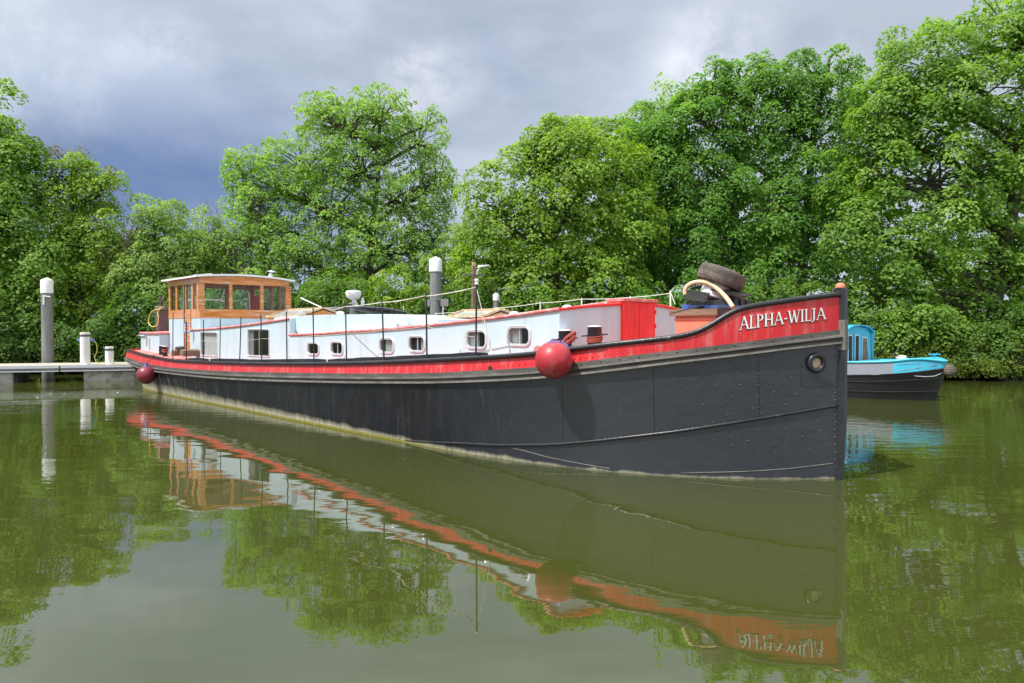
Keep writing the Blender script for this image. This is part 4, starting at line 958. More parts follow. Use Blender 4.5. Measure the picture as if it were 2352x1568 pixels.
# service pedestals
def ped(px,ytop,wpx,py,label,cable):
    s,z=PF.bt(px,py,0); s,_=PF.bt(px,py,-.45); b=PF.world(s,-.45); r=wpx*b.y/FP/2; H=at(px,ytop,b.y).z-PZ
    o=root('service_pedestal',(b.x,b.y,PZ),prz,label,'power pedestal','white service pedestals on the pontoon')
    m=MB(); m.lathe([(r*1.05,.0),(r*1.05,.02),(r*.98,.03),(r*.98,H-.14)],(0,0,0),n=24); m.build('column',M['white'],o,smooth=40)
    m=MB(); m.lathe([(r*.93,H-.141),(r*.93,H-.115),(r*1.0,H-.11),(r*1.0,H-.085),(r*.93,H-.08),(r*.93,H-.065)],(0,0,0),n=24); m.build('collar',M['bin'],o,smooth=30)
    m=MB(); m.lathe([(r*1.0,H-.064),(r*1.0,H-.01),(r*.9,H)],(0,0,0),n=24); m.build('cap',M['white'],o,smooth=30)
    if cable:
        m=MB(); m.lathe([(.035,0),(.045,.02),(.04,.09),(.02,.13)],(r*.95,0,H-.25),(1,0,-.15),n=12); m.build('socket',M['sticker'],o,smooth=40); m=MB(); m.lathe([(.035,0),(.045,.02),(.04,.06)],(-r*.95,0,H-.25),(-1,0,-.15),n=12); m.build('socket',M['sticker'],o,smooth=40)
    return o,b,r,H
o,b,r,H=ped(196,763.5,21,836.6,'taller white service pedestal with blue sockets and yellow cable',True)
pts=[(r+.1,0,H-.27),(r+.18,-.02,H-.38),(r+.2,-.03,H-.6),(r+.13,-.05,H-.8),(r+.12,-.06,.3),(r+.2,-.08,.06),(r+.4,-.1,.012),(r+.9,-.05,.012)]
fx=[pchip(range(len(pts)),[p[k] for p in pts]) for k in range(3)]; m=MB(); m.tube([(fx[0](q),fx[1](q),fx[2](q)) for q in np.linspace(0,len(pts)-1,50)],.012,7); q=m.build('power_cable',M['yellow'],None,(0,0,0),60); q.location=(b.x,b.y,PZ); q.rotation_euler=(0,0,prz); tag(q,'yellow power cable trailing from the taller pedestal','cable')
ped(251.5,795.9,18,833.8,'shorter white pedestal without sockets near the barge stern',False)
# ================================================================== DARK CRUISER BEHIND
sx_=BF.bt(835,712,-4.0)[0]+2.2; q=BF.world(sx_,-4.0); CF=Frame((q.x,q.y),BF.rz)
o=root('cruiser',CF.world(-3,0,0),BF.rz,'dark grey cabin cruiser moored behind the barge, roof showing','cruiser'); off=(-3,0,0)
m=MB(); HP=[(.4,.02),(-.5,.9),(-1.5,1.5),(-3,1.7),(-8.5,1.6)]
hc=curve(HP,20)
for sd in (1,-1): m.loft([[L(s*.97,t*sd*.8,-.3),L(s,t*sd,.75),L(s,t*sd,1.0)] for s,t in hc],False)
m.loft([[L(s,t*k,1.0) for k in (1,0,-1)] for s,t in hc],False); m.loft([[L(-8.5,1.6*k,z) for z in (-.3,1.)] for k in (1,-1)],False); m.build('hull',M['white'],o,off,smooth=40)
# wheelhouse of the cruiser
def cz(px,py,s): return CF.bs(px,py,s)
sF=-2.2; tl=cz(735,712,sF)[0]; tr=cz(935,716,sF)[0]; zt_c=cz(845,703,sF)[1]; ze_c=cz(735,712,sF)[1]; zg=cz(845,722,sF)[1]-.5

def arcz(t): f=(t-(tl+tr)/2)/((tl-tr)/2); return zt_c-(zt_c-ze_c)*f*f*1.0
m=MB(); n=16; ts=[tl+(tr-tl)*j/n for j in range(n+1)]
for dz in (0,-.03): m.loft([[L(s,t,arcz(t)+dz) for t in ts] for s in (sF+.06,sF-2.2)],False)
m.loft([[L(sF+.06,t,arcz(t)+dz) for dz in (0,-.03)] for t in ts],False); m.build('roof',M['greyblue'],o,off,smooth=30)
fr=[tl-.05,tl-.45,tl-.55,(tl+tr)/2+.05,(tl+tr)/2-.05,tr+.62,tr+.5,tr+.15,tr+.05]
m=MB()
zg=.95
def fp(a,b,z0,z1): m.hexa([L(sF+.0+.25*(1.9-z0)*0,a,z0),L(sF,b,z0),L(sF-.05,b,z0),L(sF-.05,a,z0)],[L(sF,a,z1 if z1 else arcz(a)-.05),L(sF,b,z1 if z1 else arcz(b)-.05),L(sF-.05,b,z1 if z1 else arcz(b)-.05),L(sF-.05,a,z1 if z1 else arcz(a)-.05)])
w0=ze_c-.42
fp(tl-.03,tr+.03,.95,w0)
for a,b in ((tl-.03,tl-.12),(tl-.60,tl-.68),(tl-.02-(tl-tr)*.62,tl-.08-(tl-tr)*.62),(tl-(tl-tr)*.80,tl-.06-(tl-tr)*.80),(tr+.12,tr+.03)): fp(a,b,w0+.001,None)
for k in range(n): 
    a,b=ts[k],ts[k+1]; m.hexa([L(sF+.002,a,arcz(a)-.075),L(sF+.002,b,arcz(b)-.075),L(sF-.05,b,arcz(b)-.075),L(sF-.05,a,arcz(a)-.075)],[L(sF+.002,a,arcz(a)-.052),L(sF+.002,b,arcz(b)-.052),L(sF-.05,b,arcz(b)-.052),L(sF-.05,a,arcz(a)-.052)])
for t in (tl-.03,tr+.06): m.box(sF-2.1,sF-.051,-t,-t+.03,.95,ze_c-.055)
m.build('wheelhouse',M['cruiser'],o,off)
m=MB(); m.box(sF-.03,sF-.024,-tl+.04,-tr-.04,w0,ze_c-.02); m.build('windscreen',M['glass'],o,off)
m=MB(); tq=tl-(tl-tr)*.74; m.box(sF-.6,sF-.5,-tq-.16,-tq+.16,w0-.1,w0+.30); m.build('life_jacket',M['orange'],o,off,bevel=.03)
m=MB(); m.box(sF-1.8,sF-1.7,-tl+.1,-tr-.1,.95,w0+.05); m.build('seat_back',M['dark'],o,off)
# radar dome, searchlight, small aerial
tq,zq=cz(812,687,sF-.5); s=sF-.5; r=36*CF.world(s,tq).y/FP/2
m=MB(); m.lathe([(r*.45,0),(r*.66,r*.08),(r*.88,r*.30),(r*.97,r*.62),(r*1.0,r*.85),(r*.97,r*1.0),(r*.85,r*1.08),(0,r*1.12)],L(s,tq,zq),n=32); rd=m.build('radar_dome',M['white'],o,off,smooth=40)
cam=Vector((0,0,HC)); e=Vector((BF.c,-BF.s,0)); nv=Vector((-BF.s,-BF.c,0))
placetext('marine',.045,'lettering',M['signred'],rd,off,Vector(L(s,tq,zq+r*.78))+nv*(r*.97)-e*.075+nv*0.004,e+nv*.35,(0,0,1))
m=MB(); m.hexa([L(s-.1,tq-.02,zq-.28),L(s+.1,tq-.02,zq-.28),L(s+.1,tq-.14,zq-.28),L(s-.1,tq-.14,zq-.28)],[L(s-.04,tq+.04,zq+.02),L(s+.04,tq+.04,zq+.02),L(s+.04,tq-.06,zq+.02),L(s-.04,tq-.06,zq+.02)]); m.build('radar_mount',M['white'],o,off)
tq,zq=cz(833,701,sF-.3); m=MB(); m.lathe([(.03,-.03),(.06,.06),(.065,.14),(.045,.17),(.045,.19),(.05,.2),(.04,.24),(0,.25)],L(sF-.3,tq,zq),n=16); m.build('searchlight',M['white'],o,off,smooth=40)
tq,zq=cz(927,709,sF-.1); m=MB(); m.lathe([(.012,-.06),(.012,.05),(.035,.055),(.035,.075),(0,.08)],L(sF-.1,tq,zq),n=10); m.build('aerial',M['white'],o,off,smooth=40)
# dark boat canopy beyond the forward skylight
q=BF.world(-5.2,-4.3); zc=at(1060,712,q.y).z
o=root('covered_boat',(q.x,q.y,0),BF.rz,'low boat under a dark grey canopy beyond the forward skylight','boat')
m=MB(); rings=[]
for k in range(9):
    x=-2.2+k*.45; w=.85*math.sin(math.pi*(k+.8)/10.)**.5; zt=zc*(.55+.45*math.sin(math.pi*(k+1)/10.)); rings.append([(x,w*math.cos(math.pi*j/10),.75+(zt-.75)*math.sin(math.pi*j/10)) for j in range(11)])
m.loft(rings,False); m.build('canopy',M['cruiser'],o,smooth=60)
m=MB(); m.loft([[(x,-w,.8),(x,-w*.75,-.2),(x,w*.75,-.2),(x,w,.8)] for x,w in ((-2.4,.9),(-1.5,.95),(.6,.95),(1.5,.6),(1.95,.12))],True,False,True); m.build('hull',M['cruiser'],o,smooth=40)
# ================================================================== BLUE NARROWBOAT
NF=Frame((10.2,17.06),R(-50))
o=root('narrowboat',NF.world(-4,0,0),NF.rz,'black and light blue narrowboat moored beyond the barge bow','narrowboat'); off=(-4,0,0)
NG=[(.20,.0),(.18,.10),(.08,.24),(-.15,.48),(-.6,.74),(-1.2,.93),(-1.9,1.02),(-2.6,1.04),(-15,1.04)]
NW=[(.0,.0),(-.02,.05),(-.15,.17),(-.45,.38),(-.9,.62),(-1.5,.84),(-2.1,.94),(-2.7,.96),(-15,.96)]
ng=curve(NG,48); nw=curve(NW,48)
ztopn=pchip([-15,-4.5,-2.6,-1.6,-.8,-.2,.3],[.90,.90,.88,.89,.93,1.0,.93]); zmid=pchip([-15,-4.5,-2.6,-1.6,-.8,-.2,.3],[.56,.56,.55,.57,.62,.70,.80])
def nz(px,py):
    return None
m=MB()
def nh(i,z):
    g=ng[i]; w=nw[i]; f=min(1,max(-.3,z/zmid(g[0]))); return (w[0]+(g[0]-w[0])*f,w[1]+(g[1]-w[1])*f)
for sd in (1,-1):
    m.loft([[L(*(lambda p:(p[0],p[1]*sd))(nh(i,z)),z) for z in [zmid(ng[i][0])*f for f in (-.3,0,.2,.4,.6,.8,1)]] for i in range(49)],False)
    for fz,rr in ((.72,.016),(.30,.014)):
        m.tube([L(nh(i,zmid(ng[i][0])*fz)[0]+.0,(nh(i,zmid(ng[i][0])*fz)[1]+.004)*sd,zmid(ng[i][0])*fz) for i in range(6,49)],rr,6)
m.build('hull',M['black'],o,off,smooth=50)
m=MB(); SP=-.66
for sd in (1,-1):
    for a in range(48):
        s=ng[a][0]; m.mat(0 if s>SP else 1)
        A=ng[a];B=ng[a+1]
        m.add([L(A[0],A[1]*sd,zmid(A[0])),L(B[0],B[1]*sd,zmid(B[0])),L(B[0],B[1]*sd*.97,ztopn(B[0])),L(A[0],A[1]*sd*.97,ztopn(A[0]))],[(0,1,2,3)])
m.build('topside',[M['cyan'],M['greyblue']],o,off,smooth=40)
# white strake line
m=MB()
for sd in (1,-1): m.tube([L(ng[i][0],(ng[i][1]+.008)*sd,zmid(ng[i][0])) for i in range(0,49)],.017,6)
m.build('upper_strake',M['black'],o,off,smooth=60)
m=MB()
for sd in (1,-1): m.tube([L(ng[i][0],ng[i][1]*sd*.97,ztopn(ng[i][0])) for i in range(0,49)],.03,8)
m.build('gunwale',M['cyan'],o,off,smooth=60)
m=MB(); m.loft([[L(g[0],g[1]*.96*k,ztopn(g[0])-.01+.04*(1-k*k)) for k in (1,.5,0,-.5,-1)] for g in ng if g[0]>-1.7],False); m.build('foredeck',M['cyan'],o,off,smooth=50)
# panel outline on the bow
m=MB(); 
def np_(s,f,out=.006):
    i=min(range(49),key=lambda k:abs(ng[k][0]-s)); g=ng[i]; z=zmid(g[0])*(1-f)+ztopn(g[0])*f; return L(g[0],g[1]*(1-.03*f)+out,z)
m.tube([np_(-.60,.22),np_(-.4,.26),np_(-.2,.33),np_(.02,.42),np_(.08,.5),np_(.04,.60),np_(-.2,.66),np_(-.4,.68),np_(-.60,.68)],.006,5); m.build('coach_line',M['greyblue'],o,off,smooth=60)
m=MB(); m.lathe([(.03,-.04),(.025,.10),(.03,.11),(.06,.12),(.065,.135),(.0,.15)],L(-.05,0,ztopn(-.1)-.02),n=14); m.bar(L(-.13,.10,ztopn(-.1)+.115),L(.03,-.10,ztopn(-.1)+.115),.05,.03); m.build('mooring_stud',M['cyan'],o,off,smooth=40)
# rope bow fender: a thing of its own
fc=NF.world(.27,0,.74); m=MB(); m.sphere((0,0,0),.13,20,12,1.05)
for k in range(7):
    z=-.108+.036*k; rr=math.sqrt(max(.0,.13**2-z*z)); m.torus((0,0,z),rr+.004,.018,n=22,k=6)
q=m.build('bow_fender',M['rubber'],None,(0,0,0),60); q.location=fc; tag(q,'knotted brown rope fender on the narrowboat bow','fender')
m=MB(); pts=[L(.22,.02,.72),L(.05,.3,.60),L(-.1,.46,.585),L(-.3,.57,.60)]; m.tube(pts,.010,6); q=m.build('fender_chain',M['alu'],None,pts[0]); q.location=NF.world(.22,-.0,.72); q.rotation_euler=(0,0,NF.rz); tag(q,'thin pale chain running from the narrowboat bow fender','chain')
cf=NF.world(-.75,.1,ztopn(-.7)+.03); m=MB(); rg_=random.Random(9)
for k in range(4): m.torus((rg_.uniform(-.02,.02),rg_.uniform(-.02,.02),.015+.022*k),.13-.015*k,.013,(rg_.uniform(-.1,.1),rg_.uniform(-.1,.1),1),n=26,k=6)
q=m.build('rope_coil',M['rope'],None,(0,0,0),60); q.location=cf; tag(q,'coil of tan rope lying on the narrowboat foredeck','rope')
# cabin: front bulkhead, roof, porch sides
sC=NF.bt(1996,800,-.72)[0]; zC0=.80; 

zR=1.80
def sect(s,k=0.): # tumblehome section
    return [L(s,.84,zC0-.1),L(s,.74,1.58)]+[L(s,.74*math.cos(math.pi*j/8),1.60+.0+.19*math.sin(math.pi*j/8)) for j in range(0,9)]+[L(s,-.74,1.58),L(s,-.84,zC0-.1)]
m=MB(); m.loft([sect(-13.5),sect(sC)],False)
m.build('cabin',M['cyan'],o,off,smooth=30)
# flared porch cheek on the far side
m=MB(); m.hexa([L(sC+.03,-.82,.74),L(sC+.05,-.82,.74),L(sC+.05,-.86,.74),L(sC+.03,-.86,.74)],[L(sC+.03,-.72,1.60),L(sC+.05,-.72,1.60),L(sC+.05,-.97,1.68),L(sC+.03,-.97,1.68)])
m.build('porch_cheek',M['teal'],o,off)
m=MB(); 
for dz in (0.0,.03): m.loft([[L(s,.78*math.cos(math.pi*j/12),1.60+dz+.20*math.sin(math.pi*j/12)) for j in range(13)] for s in (sC-.3,sC+.10)],False)
m.loft([[L(sC+.10,.78*math.cos(math.pi*j/12),1.60+dz+.20*math.sin(math.pi*j/12)) for j in range(13)] for dz in (0,.03)],False); m.build('porch_roof',M['cyan'],o,off,smooth=40)
m=MB(); m.prism([(-.82,.70),(.82,.70),(.73,1.60),(.5,1.74),(0,1.79),(-.5,1.74),(-.73,1.60)],sC+.001,sC+.03,(1,2,0)); bk=m.build('bulkhead',M['cyan'],o,off)
def nt(px): return NF.bs(px,800,sC+.03)[0]
for a,b in ((1948,1955.5),(1964,1971)):
    ta,tb=nt(a),nt(b); z0,z1=.90,1.54
    m=MB(); m.box(sC+.031,sC+.045,-ta-.035,-tb+.035,z0-.04,z1+.04); pn_=m.build('door_panel',M['cabin'],bk,off)
    m=MB(); m.box(sC+.046,sC+.050,-ta,-tb,z0,z1); m.build('pane',M['dark'],pn_,off)
ta,tb,tc,td=nt(1981),nt(1990),nt(1993),nt(1980)
m=MB(); m.prism([(-td-.03,.80),(-tc+.04,.80),(-tb+.03,1.50),(-ta-.03,1.53)],sC+.031,sC+.042,(1,2,0)); pn_=m.build('side_window',M['cabin'],bk,off)
m=MB(); m.prism([(-td,.84),(-tc+.01,.84),(-tb,1.47),(-ta,1.49)],sC+.043,sC+.048,(1,2,0)); m.build('pane',M['timber'],pn_,off)
m=MB(); m.box(sC+.031,sC+.038,-nt(1960)-.004,-nt(1960)+.004,.74,1.60); m.build('door_gap',M['dark'],bk,off)
m=MB(); m.lathe([(.05,0),(.055,.03),(.03,.07)],L(sC+.03,nt(1942),1.62),(1,0,-.4),n=14); m.build('headlamp',M['chrome'],o,off,smooth=40)
# ================================================================== WATER, BANK, SKY, LIGHT, CAMERA
def watermat():
    m,nt,p,N,K=newmat('river_water'); p.inputs['Roughness'].default_value=.0; p.inputs['IOR'].default_value=2.0
    p.inputs['Specular IOR Level'].default_value=.5
    tc=N('ShaderNodeTexCoord')
    def noise(sc,st,det=3,ro=.5,loc=(0,0,0),dist=0.):
        mp=N('ShaderNodeMapping'); mp.inputs['Scale'].default_value=st; mp.inputs['Location'].default_value=loc; K(tc.outputs['Object'],mp.inputs[0])
        n=N('ShaderNodeTexNoise'); n.inputs['Scale'].default_value=sc; n.inputs['Detail'].default_value=det; n.inputs['Roughness'].default_value=ro; n.inputs['Distortion'].default_value=dist; K(mp.outputs[0],n.inputs['Vector']); return n.outputs[0]
    def math_(op,a,b=0.,c=None):
        q=N('ShaderNodeMath'); q.operation=op
        for i,v in enumerate((a,b) if c is None else (a,b,c)):
            if isinstance(v,(int,float)): q.inputs[i].default_value=v
            else: K(v,q.inputs[i])
        return q.outputs[0]
    r=N('ShaderNodeValToRGB'); r.color_ramp.elements[0].position=.3; r.color_ramp.elements[1].position=.7
    r.color_ramp.elements[0].color=(.037,.046,.0085,1); r.color_ramp.elements[1].color=(.048,.057,.012,1)
    K(noise(.12,(1,1,1),4),r.inputs[0]); K(r.outputs[0],p.inputs['Base Color'])
    big=noise(.55,(1,2.2,1),2,.45); small=noise(1.9,(1,2.6,1),3,.5,(5,3,0)); fine=noise(9,(1,2.2,1),2,.5)
    patch=N('ShaderNodeMapRange'); K(noise(.16,(1,1,1),2,.5,(2,9,0)),patch.inputs[0]); patch.inputs[1].default_value=.42; patch.inputs[2].default_value=.62; patch.inputs[3].default_value=.12; patch.inputs[4].default_value=1.
    sx=N('ShaderNodeSeparateXYZ'); K(tc.outputs['Object'],sx.inputs[0])
    dist_=N('ShaderNodeMapRange'); K(sx.outputs[1],dist_.inputs[0]); dist_.inputs[1].default_value=6.; dist_.inputs[2].default_value=13.; dist_.inputs[3].default_value=.20; dist_.inputs[4].default_value=1.
    # a breeze-ruffled lane off the pontoon and along the far bank
    dd=math_('ABSOLUTE',math_('SUBTRACT',math_('SUBTRACT',sx.outputs[1],18.7),math_('MULTIPLY',math_('ADD',sx.outputs[0],11.),.22)))
    ln=N('ShaderNodeMapRange'); K(dd,ln.inputs[0]); ln.inputs[1].default_value=1.5; ln.inputs[2].default_value=.4
    l2=N('ShaderNodeMapRange'); K(sx.outputs[0],l2.inputs[0]); l2.inputs[1].default_value=-9.3; l2.inputs[2].default_value=-10.5
    lane=math_('MULTIPLY',ln.outputs[0],l2.outputs[0])
    h=math_('ADD',math_('MULTIPLY',big,.0085),math_('MULTIPLY',math_('MULTIPLY',small,math_('MULTIPLY',patch.outputs[0],dist_.outputs[0])),.0080))
    h=math_('ADD',h,math_('MULTIPLY',math_('MULTIPLY',fine,patch.outputs[0]),.00035))
    h=math_('ADD',h,math_('MULTIPLY',math_('MULTIPLY',noise(3.2,(1,4.5,1),2),lane),.13))
    b=N('ShaderNodeBump'); b.inputs['Strength'].default_value=1.; b.inputs['Distance'].default_value=1.; K(h,b.inputs['Height']); K(b.outputs[0],p.inputs['Normal'])
    return m
mb=MB(); mb.add([(-400,-60,0),(400,-60,0),(400,500,0),(-400,500,0)],[(0,1,2,3)]); w=mb.build('river_water',watermat()); tag(w,kind='structure')
M['soil']=mat('bank_soil',(.07,.055,.035),.95,var=.3,scale=2,bump=.5,bscale=8,col2=(.05,.075,.025),thr=(.45,.6))
# far bank, one sheet rising from the river edge
def bankY(x): return 27.0-.055*(x) + .5*math.sin(x*.35) if x<16 else 27.0-.88+.5*math.sin(x*.35)-.9*min(1,(x-16)/6)
m=MB(); xs=np.linspace(-300,300,241); rows=[(-.6,-.5),(0,.0),(.25,.28),(1.0,.5),(3,.8),(10,1.1),(40,1.3),(460,1.5)]
rg=random.Random(4); rings=[]
for x in xs: 
    xx=max(-40,min(45,x)); rings.append([(x,bankY(xx)+dy+(rg.uniform(-.1,.1) if 0<dy<2 else 0),z+(rg.uniform(-.05,.05) if 0<dy<20 else 0)) for dy,z in rows])
m.loft(rings,False); g_=m.build('bank_ground',M['soil'],smooth=60); tag(g_,kind='structure')
# ---- sky: Nishita behind broken cloud, by direction
world=bpy.data.worlds.new('World'); scene.world=world; world.use_nodes=True; nt=world.node_tree; N=nt.nodes.new; K=nt.links.new
bg=nt.nodes['Background']; bg.inputs['Strength'].default_value=.1
sundir=Vector((-.429,-.273,0)).normalized(); ELEV=R(56.5)
sky=N('ShaderNodeTexSky'); sky.sky_type='NISHITA'; sky.sun_disc=False; sky.sun_elevation=ELEV; sky.sun_rotation=math.atan2(sundir.x,sundir.y)
tc=N('ShaderNodeTexCoord'); sp=N('ShaderNodeSeparateXYZ'); K(tc.outputs['Generated'],sp.inputs[0])
def wm(op,a,b=0.):
    q=N('ShaderNodeMath'); q.operation=op
    for i,v in enumerate((a,b)):
        if isinstance(v,(int,float)): q.inputs[i].default_value=v
        else: K(v,q.inputs[i])
    return q.outputs[0]
def wr(x,a,b,c=0.,d=1.,smooth=True):
    r=N('ShaderNodeMapRange'); K(x,r.inputs[0]); r.interpolation_type='SMOOTHSTEP' if smooth else 'LINEAR'
    for i,v in zip((1,2,3,4),(a,b,c,d)): r.inputs[i].default_value=v
    return r.outputs[0]
def wmix(f,a,b):
    x=N('ShaderNodeMix'); x.data_type='RGBA'
    if isinstance(f,float): x.inputs[0].default_value=f
    else: K(f,x.inputs[0])
    for i,v in ((6,a),(7,b)):
        if isinstance(v,tuple): x.inputs[i].default_value=(*v,1)
        else: K(v,x.inputs[i])
    return x.outputs[2]
zc=wm('MAXIMUM',sp.outputs[2],.0)
den=wm('ADD',zc,.18); u=wm('DIVIDE',sp.outputs[0],den); v=wm('DIVIDE',sp.outputs[1],den)
cb=N('ShaderNodeCombineXYZ'); K(u,cb.inputs[0]); K(v,cb.inputs[1])
def wn(sc,det,ro,loc=(0,0,0),vec=None,dist=0.):
    mp=N('ShaderNodeMapping'); mp.inputs['Location'].default_value=loc; K(vec or cb.outputs[0],mp.inputs[0]); n=N('ShaderNodeTexNoise'); n.inputs['Scale'].default_value=sc; n.inputs['Detail'].default_value=det; n.inputs['Roughness'].default_value=ro; n.inputs['Distortion'].default_value=dist; K(mp.outputs[0],n.inputs['Vector']); return n.outputs[0]
def skydir(px,py): return Vector(ray(px,py)).normalized()
def blob(px,py,r0,r1,stretch=1.):
    """smooth patch of cloud around one direction"""
    d=skydir(px,py); q=N('ShaderNodeVectorMath'); q.operation='SUBTRACT'; K(tc.outputs['Generated'],q.inputs[0]); q.inputs[1].default_value=d
    s=N('ShaderNodeVectorMath'); s.operation='MULTIPLY'; K(q.outputs[0],s.inputs[0]); s.inputs[1].default_value=(1,1,stretch)
    l=N('ShaderNodeVectorMath'); l.operation='LENGTH'; K(s.outputs[0],l.inputs[0]); return wr(l.outputs['Value'],r1,r0)
n1=wn(1.3,7,.52,(1.3,4.2,0)); n2=wn(3.4,8,.6,(7,2,0)); n3=wn(2.2,9,.68,(3,8,1),tc.outputs['Generated'])
base=wmix(wr(n1,.34,.64),(.345,.395,.49),(.50,.56,.66))
base=wmix(wm('MULTIPLY',wr(n2,.45,.72),.35),base,(.60,.645,.76))
# slate storm bank low on the left
low=blob(420,450,.05,.42,2.0); w1=wm('MULTIPLY',low,wr(wm('ADD',n3,wm('MULTIPLY',n1,.4)),.52,.86,1.,.72))
base=wmix(wm('MULTIPLY',w1,.92),base,(.105,.18,.355))
mid=blob(1250,420,.0,.5,1.6); base=wmix(wm('MULTIPLY',mid,.30),base,(.30,.35,.45))
gr=blob(2050,40,.05,.34,1.2); base=wmix(wm('MULTIPLY',gr,.5),base,(.30,.34,.42))
for (px,py,a,b,st) in ((905,235,.0,.055,1.2),(930,150,.0,.07,1.6),(1000,180,.0,.09,1.5),(795,165,.0,.035,1.),(1600,150,.0,.07,1.8),(2000,130,.0,.10,1.6),(375,120,.0,.08,1.3),(20,60,.0,.16,1.),(1640,130,0.,.12,1.),(840,510,.0,.12,1.6)):
    bb=wm('MULTIPLY',blob(px,py,a,b,st),wr(n3,.40,.60)); base=wmix(wm('MULTIPLY',bb,.62),base,(.84,.86,.92))
gap=wm('MULTIPLY',wr(wn(1.6,5,.5,(9,1,0)),.60,.72),.5)
base=wmix(wr(sp.outputs[2],.412,.52,0.,.9),base,(1.35,1.38,1.42))      # unseen sky overhead, brightness added for the water's reflection and fill
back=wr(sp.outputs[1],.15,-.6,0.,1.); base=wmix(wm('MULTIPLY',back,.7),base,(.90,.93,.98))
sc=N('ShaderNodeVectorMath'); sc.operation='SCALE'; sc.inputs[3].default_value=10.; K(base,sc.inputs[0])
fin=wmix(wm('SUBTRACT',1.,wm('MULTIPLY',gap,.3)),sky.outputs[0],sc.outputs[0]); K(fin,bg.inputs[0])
world.cycles.sampling_method='MANUAL' if hasattr(world.cycles,'sampling_method') else None
try: world.cycles.sample_map_resolution=512
except Exception: pass
sun=bpy.data.lights.new('Sun','SUN'); sun.energy=4.2; sun.angle=R(.55); sun.color=(1,.965,.91); so=bpy.data.objects.new('sun',sun); C.objects.link(so)
sd=Vector((sundir.x*math.cos(ELEV),sundir.y*math.cos(ELEV),math.sin(ELEV))); so.rotation_euler=sd.to_track_quat('Z','Y').to_euler()
cam=bpy.data.cameras.new('Camera'); cam.sensor_width=36; cam.lens=36*FP/2352; cam.clip_end=2000; cam.clip_start=.05; co=bpy.data.objects.new('camera',cam); C.objects.link(co)
co.location=(0,0,HC); co.rotation_euler=(R(90)-PITCH,0,0); scene.camera=co
scene.view_settings.view_transform='Standard'; scene.view_settings.look='None'; scene.view_settings.exposure=.40; scene.view_settings.gamma=1
scene.render.film_transparent=False
scene.cycles.max_bounces=8; scene.cycles.transparent_max_bounces=24; scene.cycles.diffuse_bounces=5; scene.cycles.glossy_bounces=4; scene.cycles.caustics_reflective=False; scene.cycles.caustics_refractive=False
scene.cycles.use_denoising=True; scene.cycles.sample_clamp_indirect=4
# ================================================================== TREES
def leafmat(name,c1,c2,c3,trans=.48):
    m,nt,p,N,K=newmat(name); out=[n for n in nt.nodes if n.type=='OUTPUT_MATERIAL'][0]
    a=N('ShaderNodeAttribute'); a.attribute_name='tint'; r=N('ShaderNodeValToRGB'); e=r.color_ramp.elements
    e[0].position=.0; e[0].color=(*c1,1); e[1].position=1.; e[1].color=(*c3,1); k=e.new(.5); k.color=(*c2,1)
    K(a.outputs['Fac'],r.inputs[0]); K(r.outputs[0],p.inputs['Base Color']); p.inputs['Roughness'].default_value=.5; p.inputs['Specular IOR Level'].default_value=.28
    t=N('ShaderNodeBsdfTranslucent'); h=N('ShaderNodeMix'); h.data_type='RGBA'; h.blend_type='MULTIPLY'; h.inputs[0].default_value=1; K(r.outputs[0],h.inputs[6]); h.inputs[7].default_value=(1.7,1.9,.6,1); K(h.outputs[2],t.inputs[0])
    mx=N('ShaderNodeMixShader'); mx.inputs[0].default_value=trans; K(p.outputs[0],mx.inputs[1]); K(t.outputs[0],mx.inputs[2]); K(mx.outputs[0],out.inputs[0]); return m
LM={'maple':leafmat('maple_leaves',(.11,.20,.036),(.19,.31,.058),(.29,.42,.095)),
 'lime':leafmat('lime_green_leaves',(.13,.215,.032),(.215,.325,.047),(.34,.43,.07)),
 'oak':leafmat('oak_leaves',(.075,.175,.034),(.135,.27,.046),(.22,.37,.068)),
 'ash':leafmat('ash_leaves',(.135,.24,.055),(.225,.355,.083),(.34,.47,.14)),
 'pale':leafmat('pale_leaves',(.155,.24,.07),(.245,.345,.11),(.36,.46,.17)),
 'hedge':leafmat('hedge_leaves',(.065,.14,.028),(.115,.21,.042),(.20,.31,.062)),
 'bramble':leafmat('bramble_leaves',(.07,.12,.02),(.13,.19,.03),(.24,.27,.06)),
 'brown':leafmat('fading_leaves',(.10,.09,.03),(.16,.13,.04),(.14,.16,.04))}
M['bark']=mat('bark',(.085,.075,.06),.9,var=.35,scale=6,stretch=(2,2,.5),bump=.6,bscale=12)
M['twig']=mat('dry_twig',(.16,.13,.11),.9)
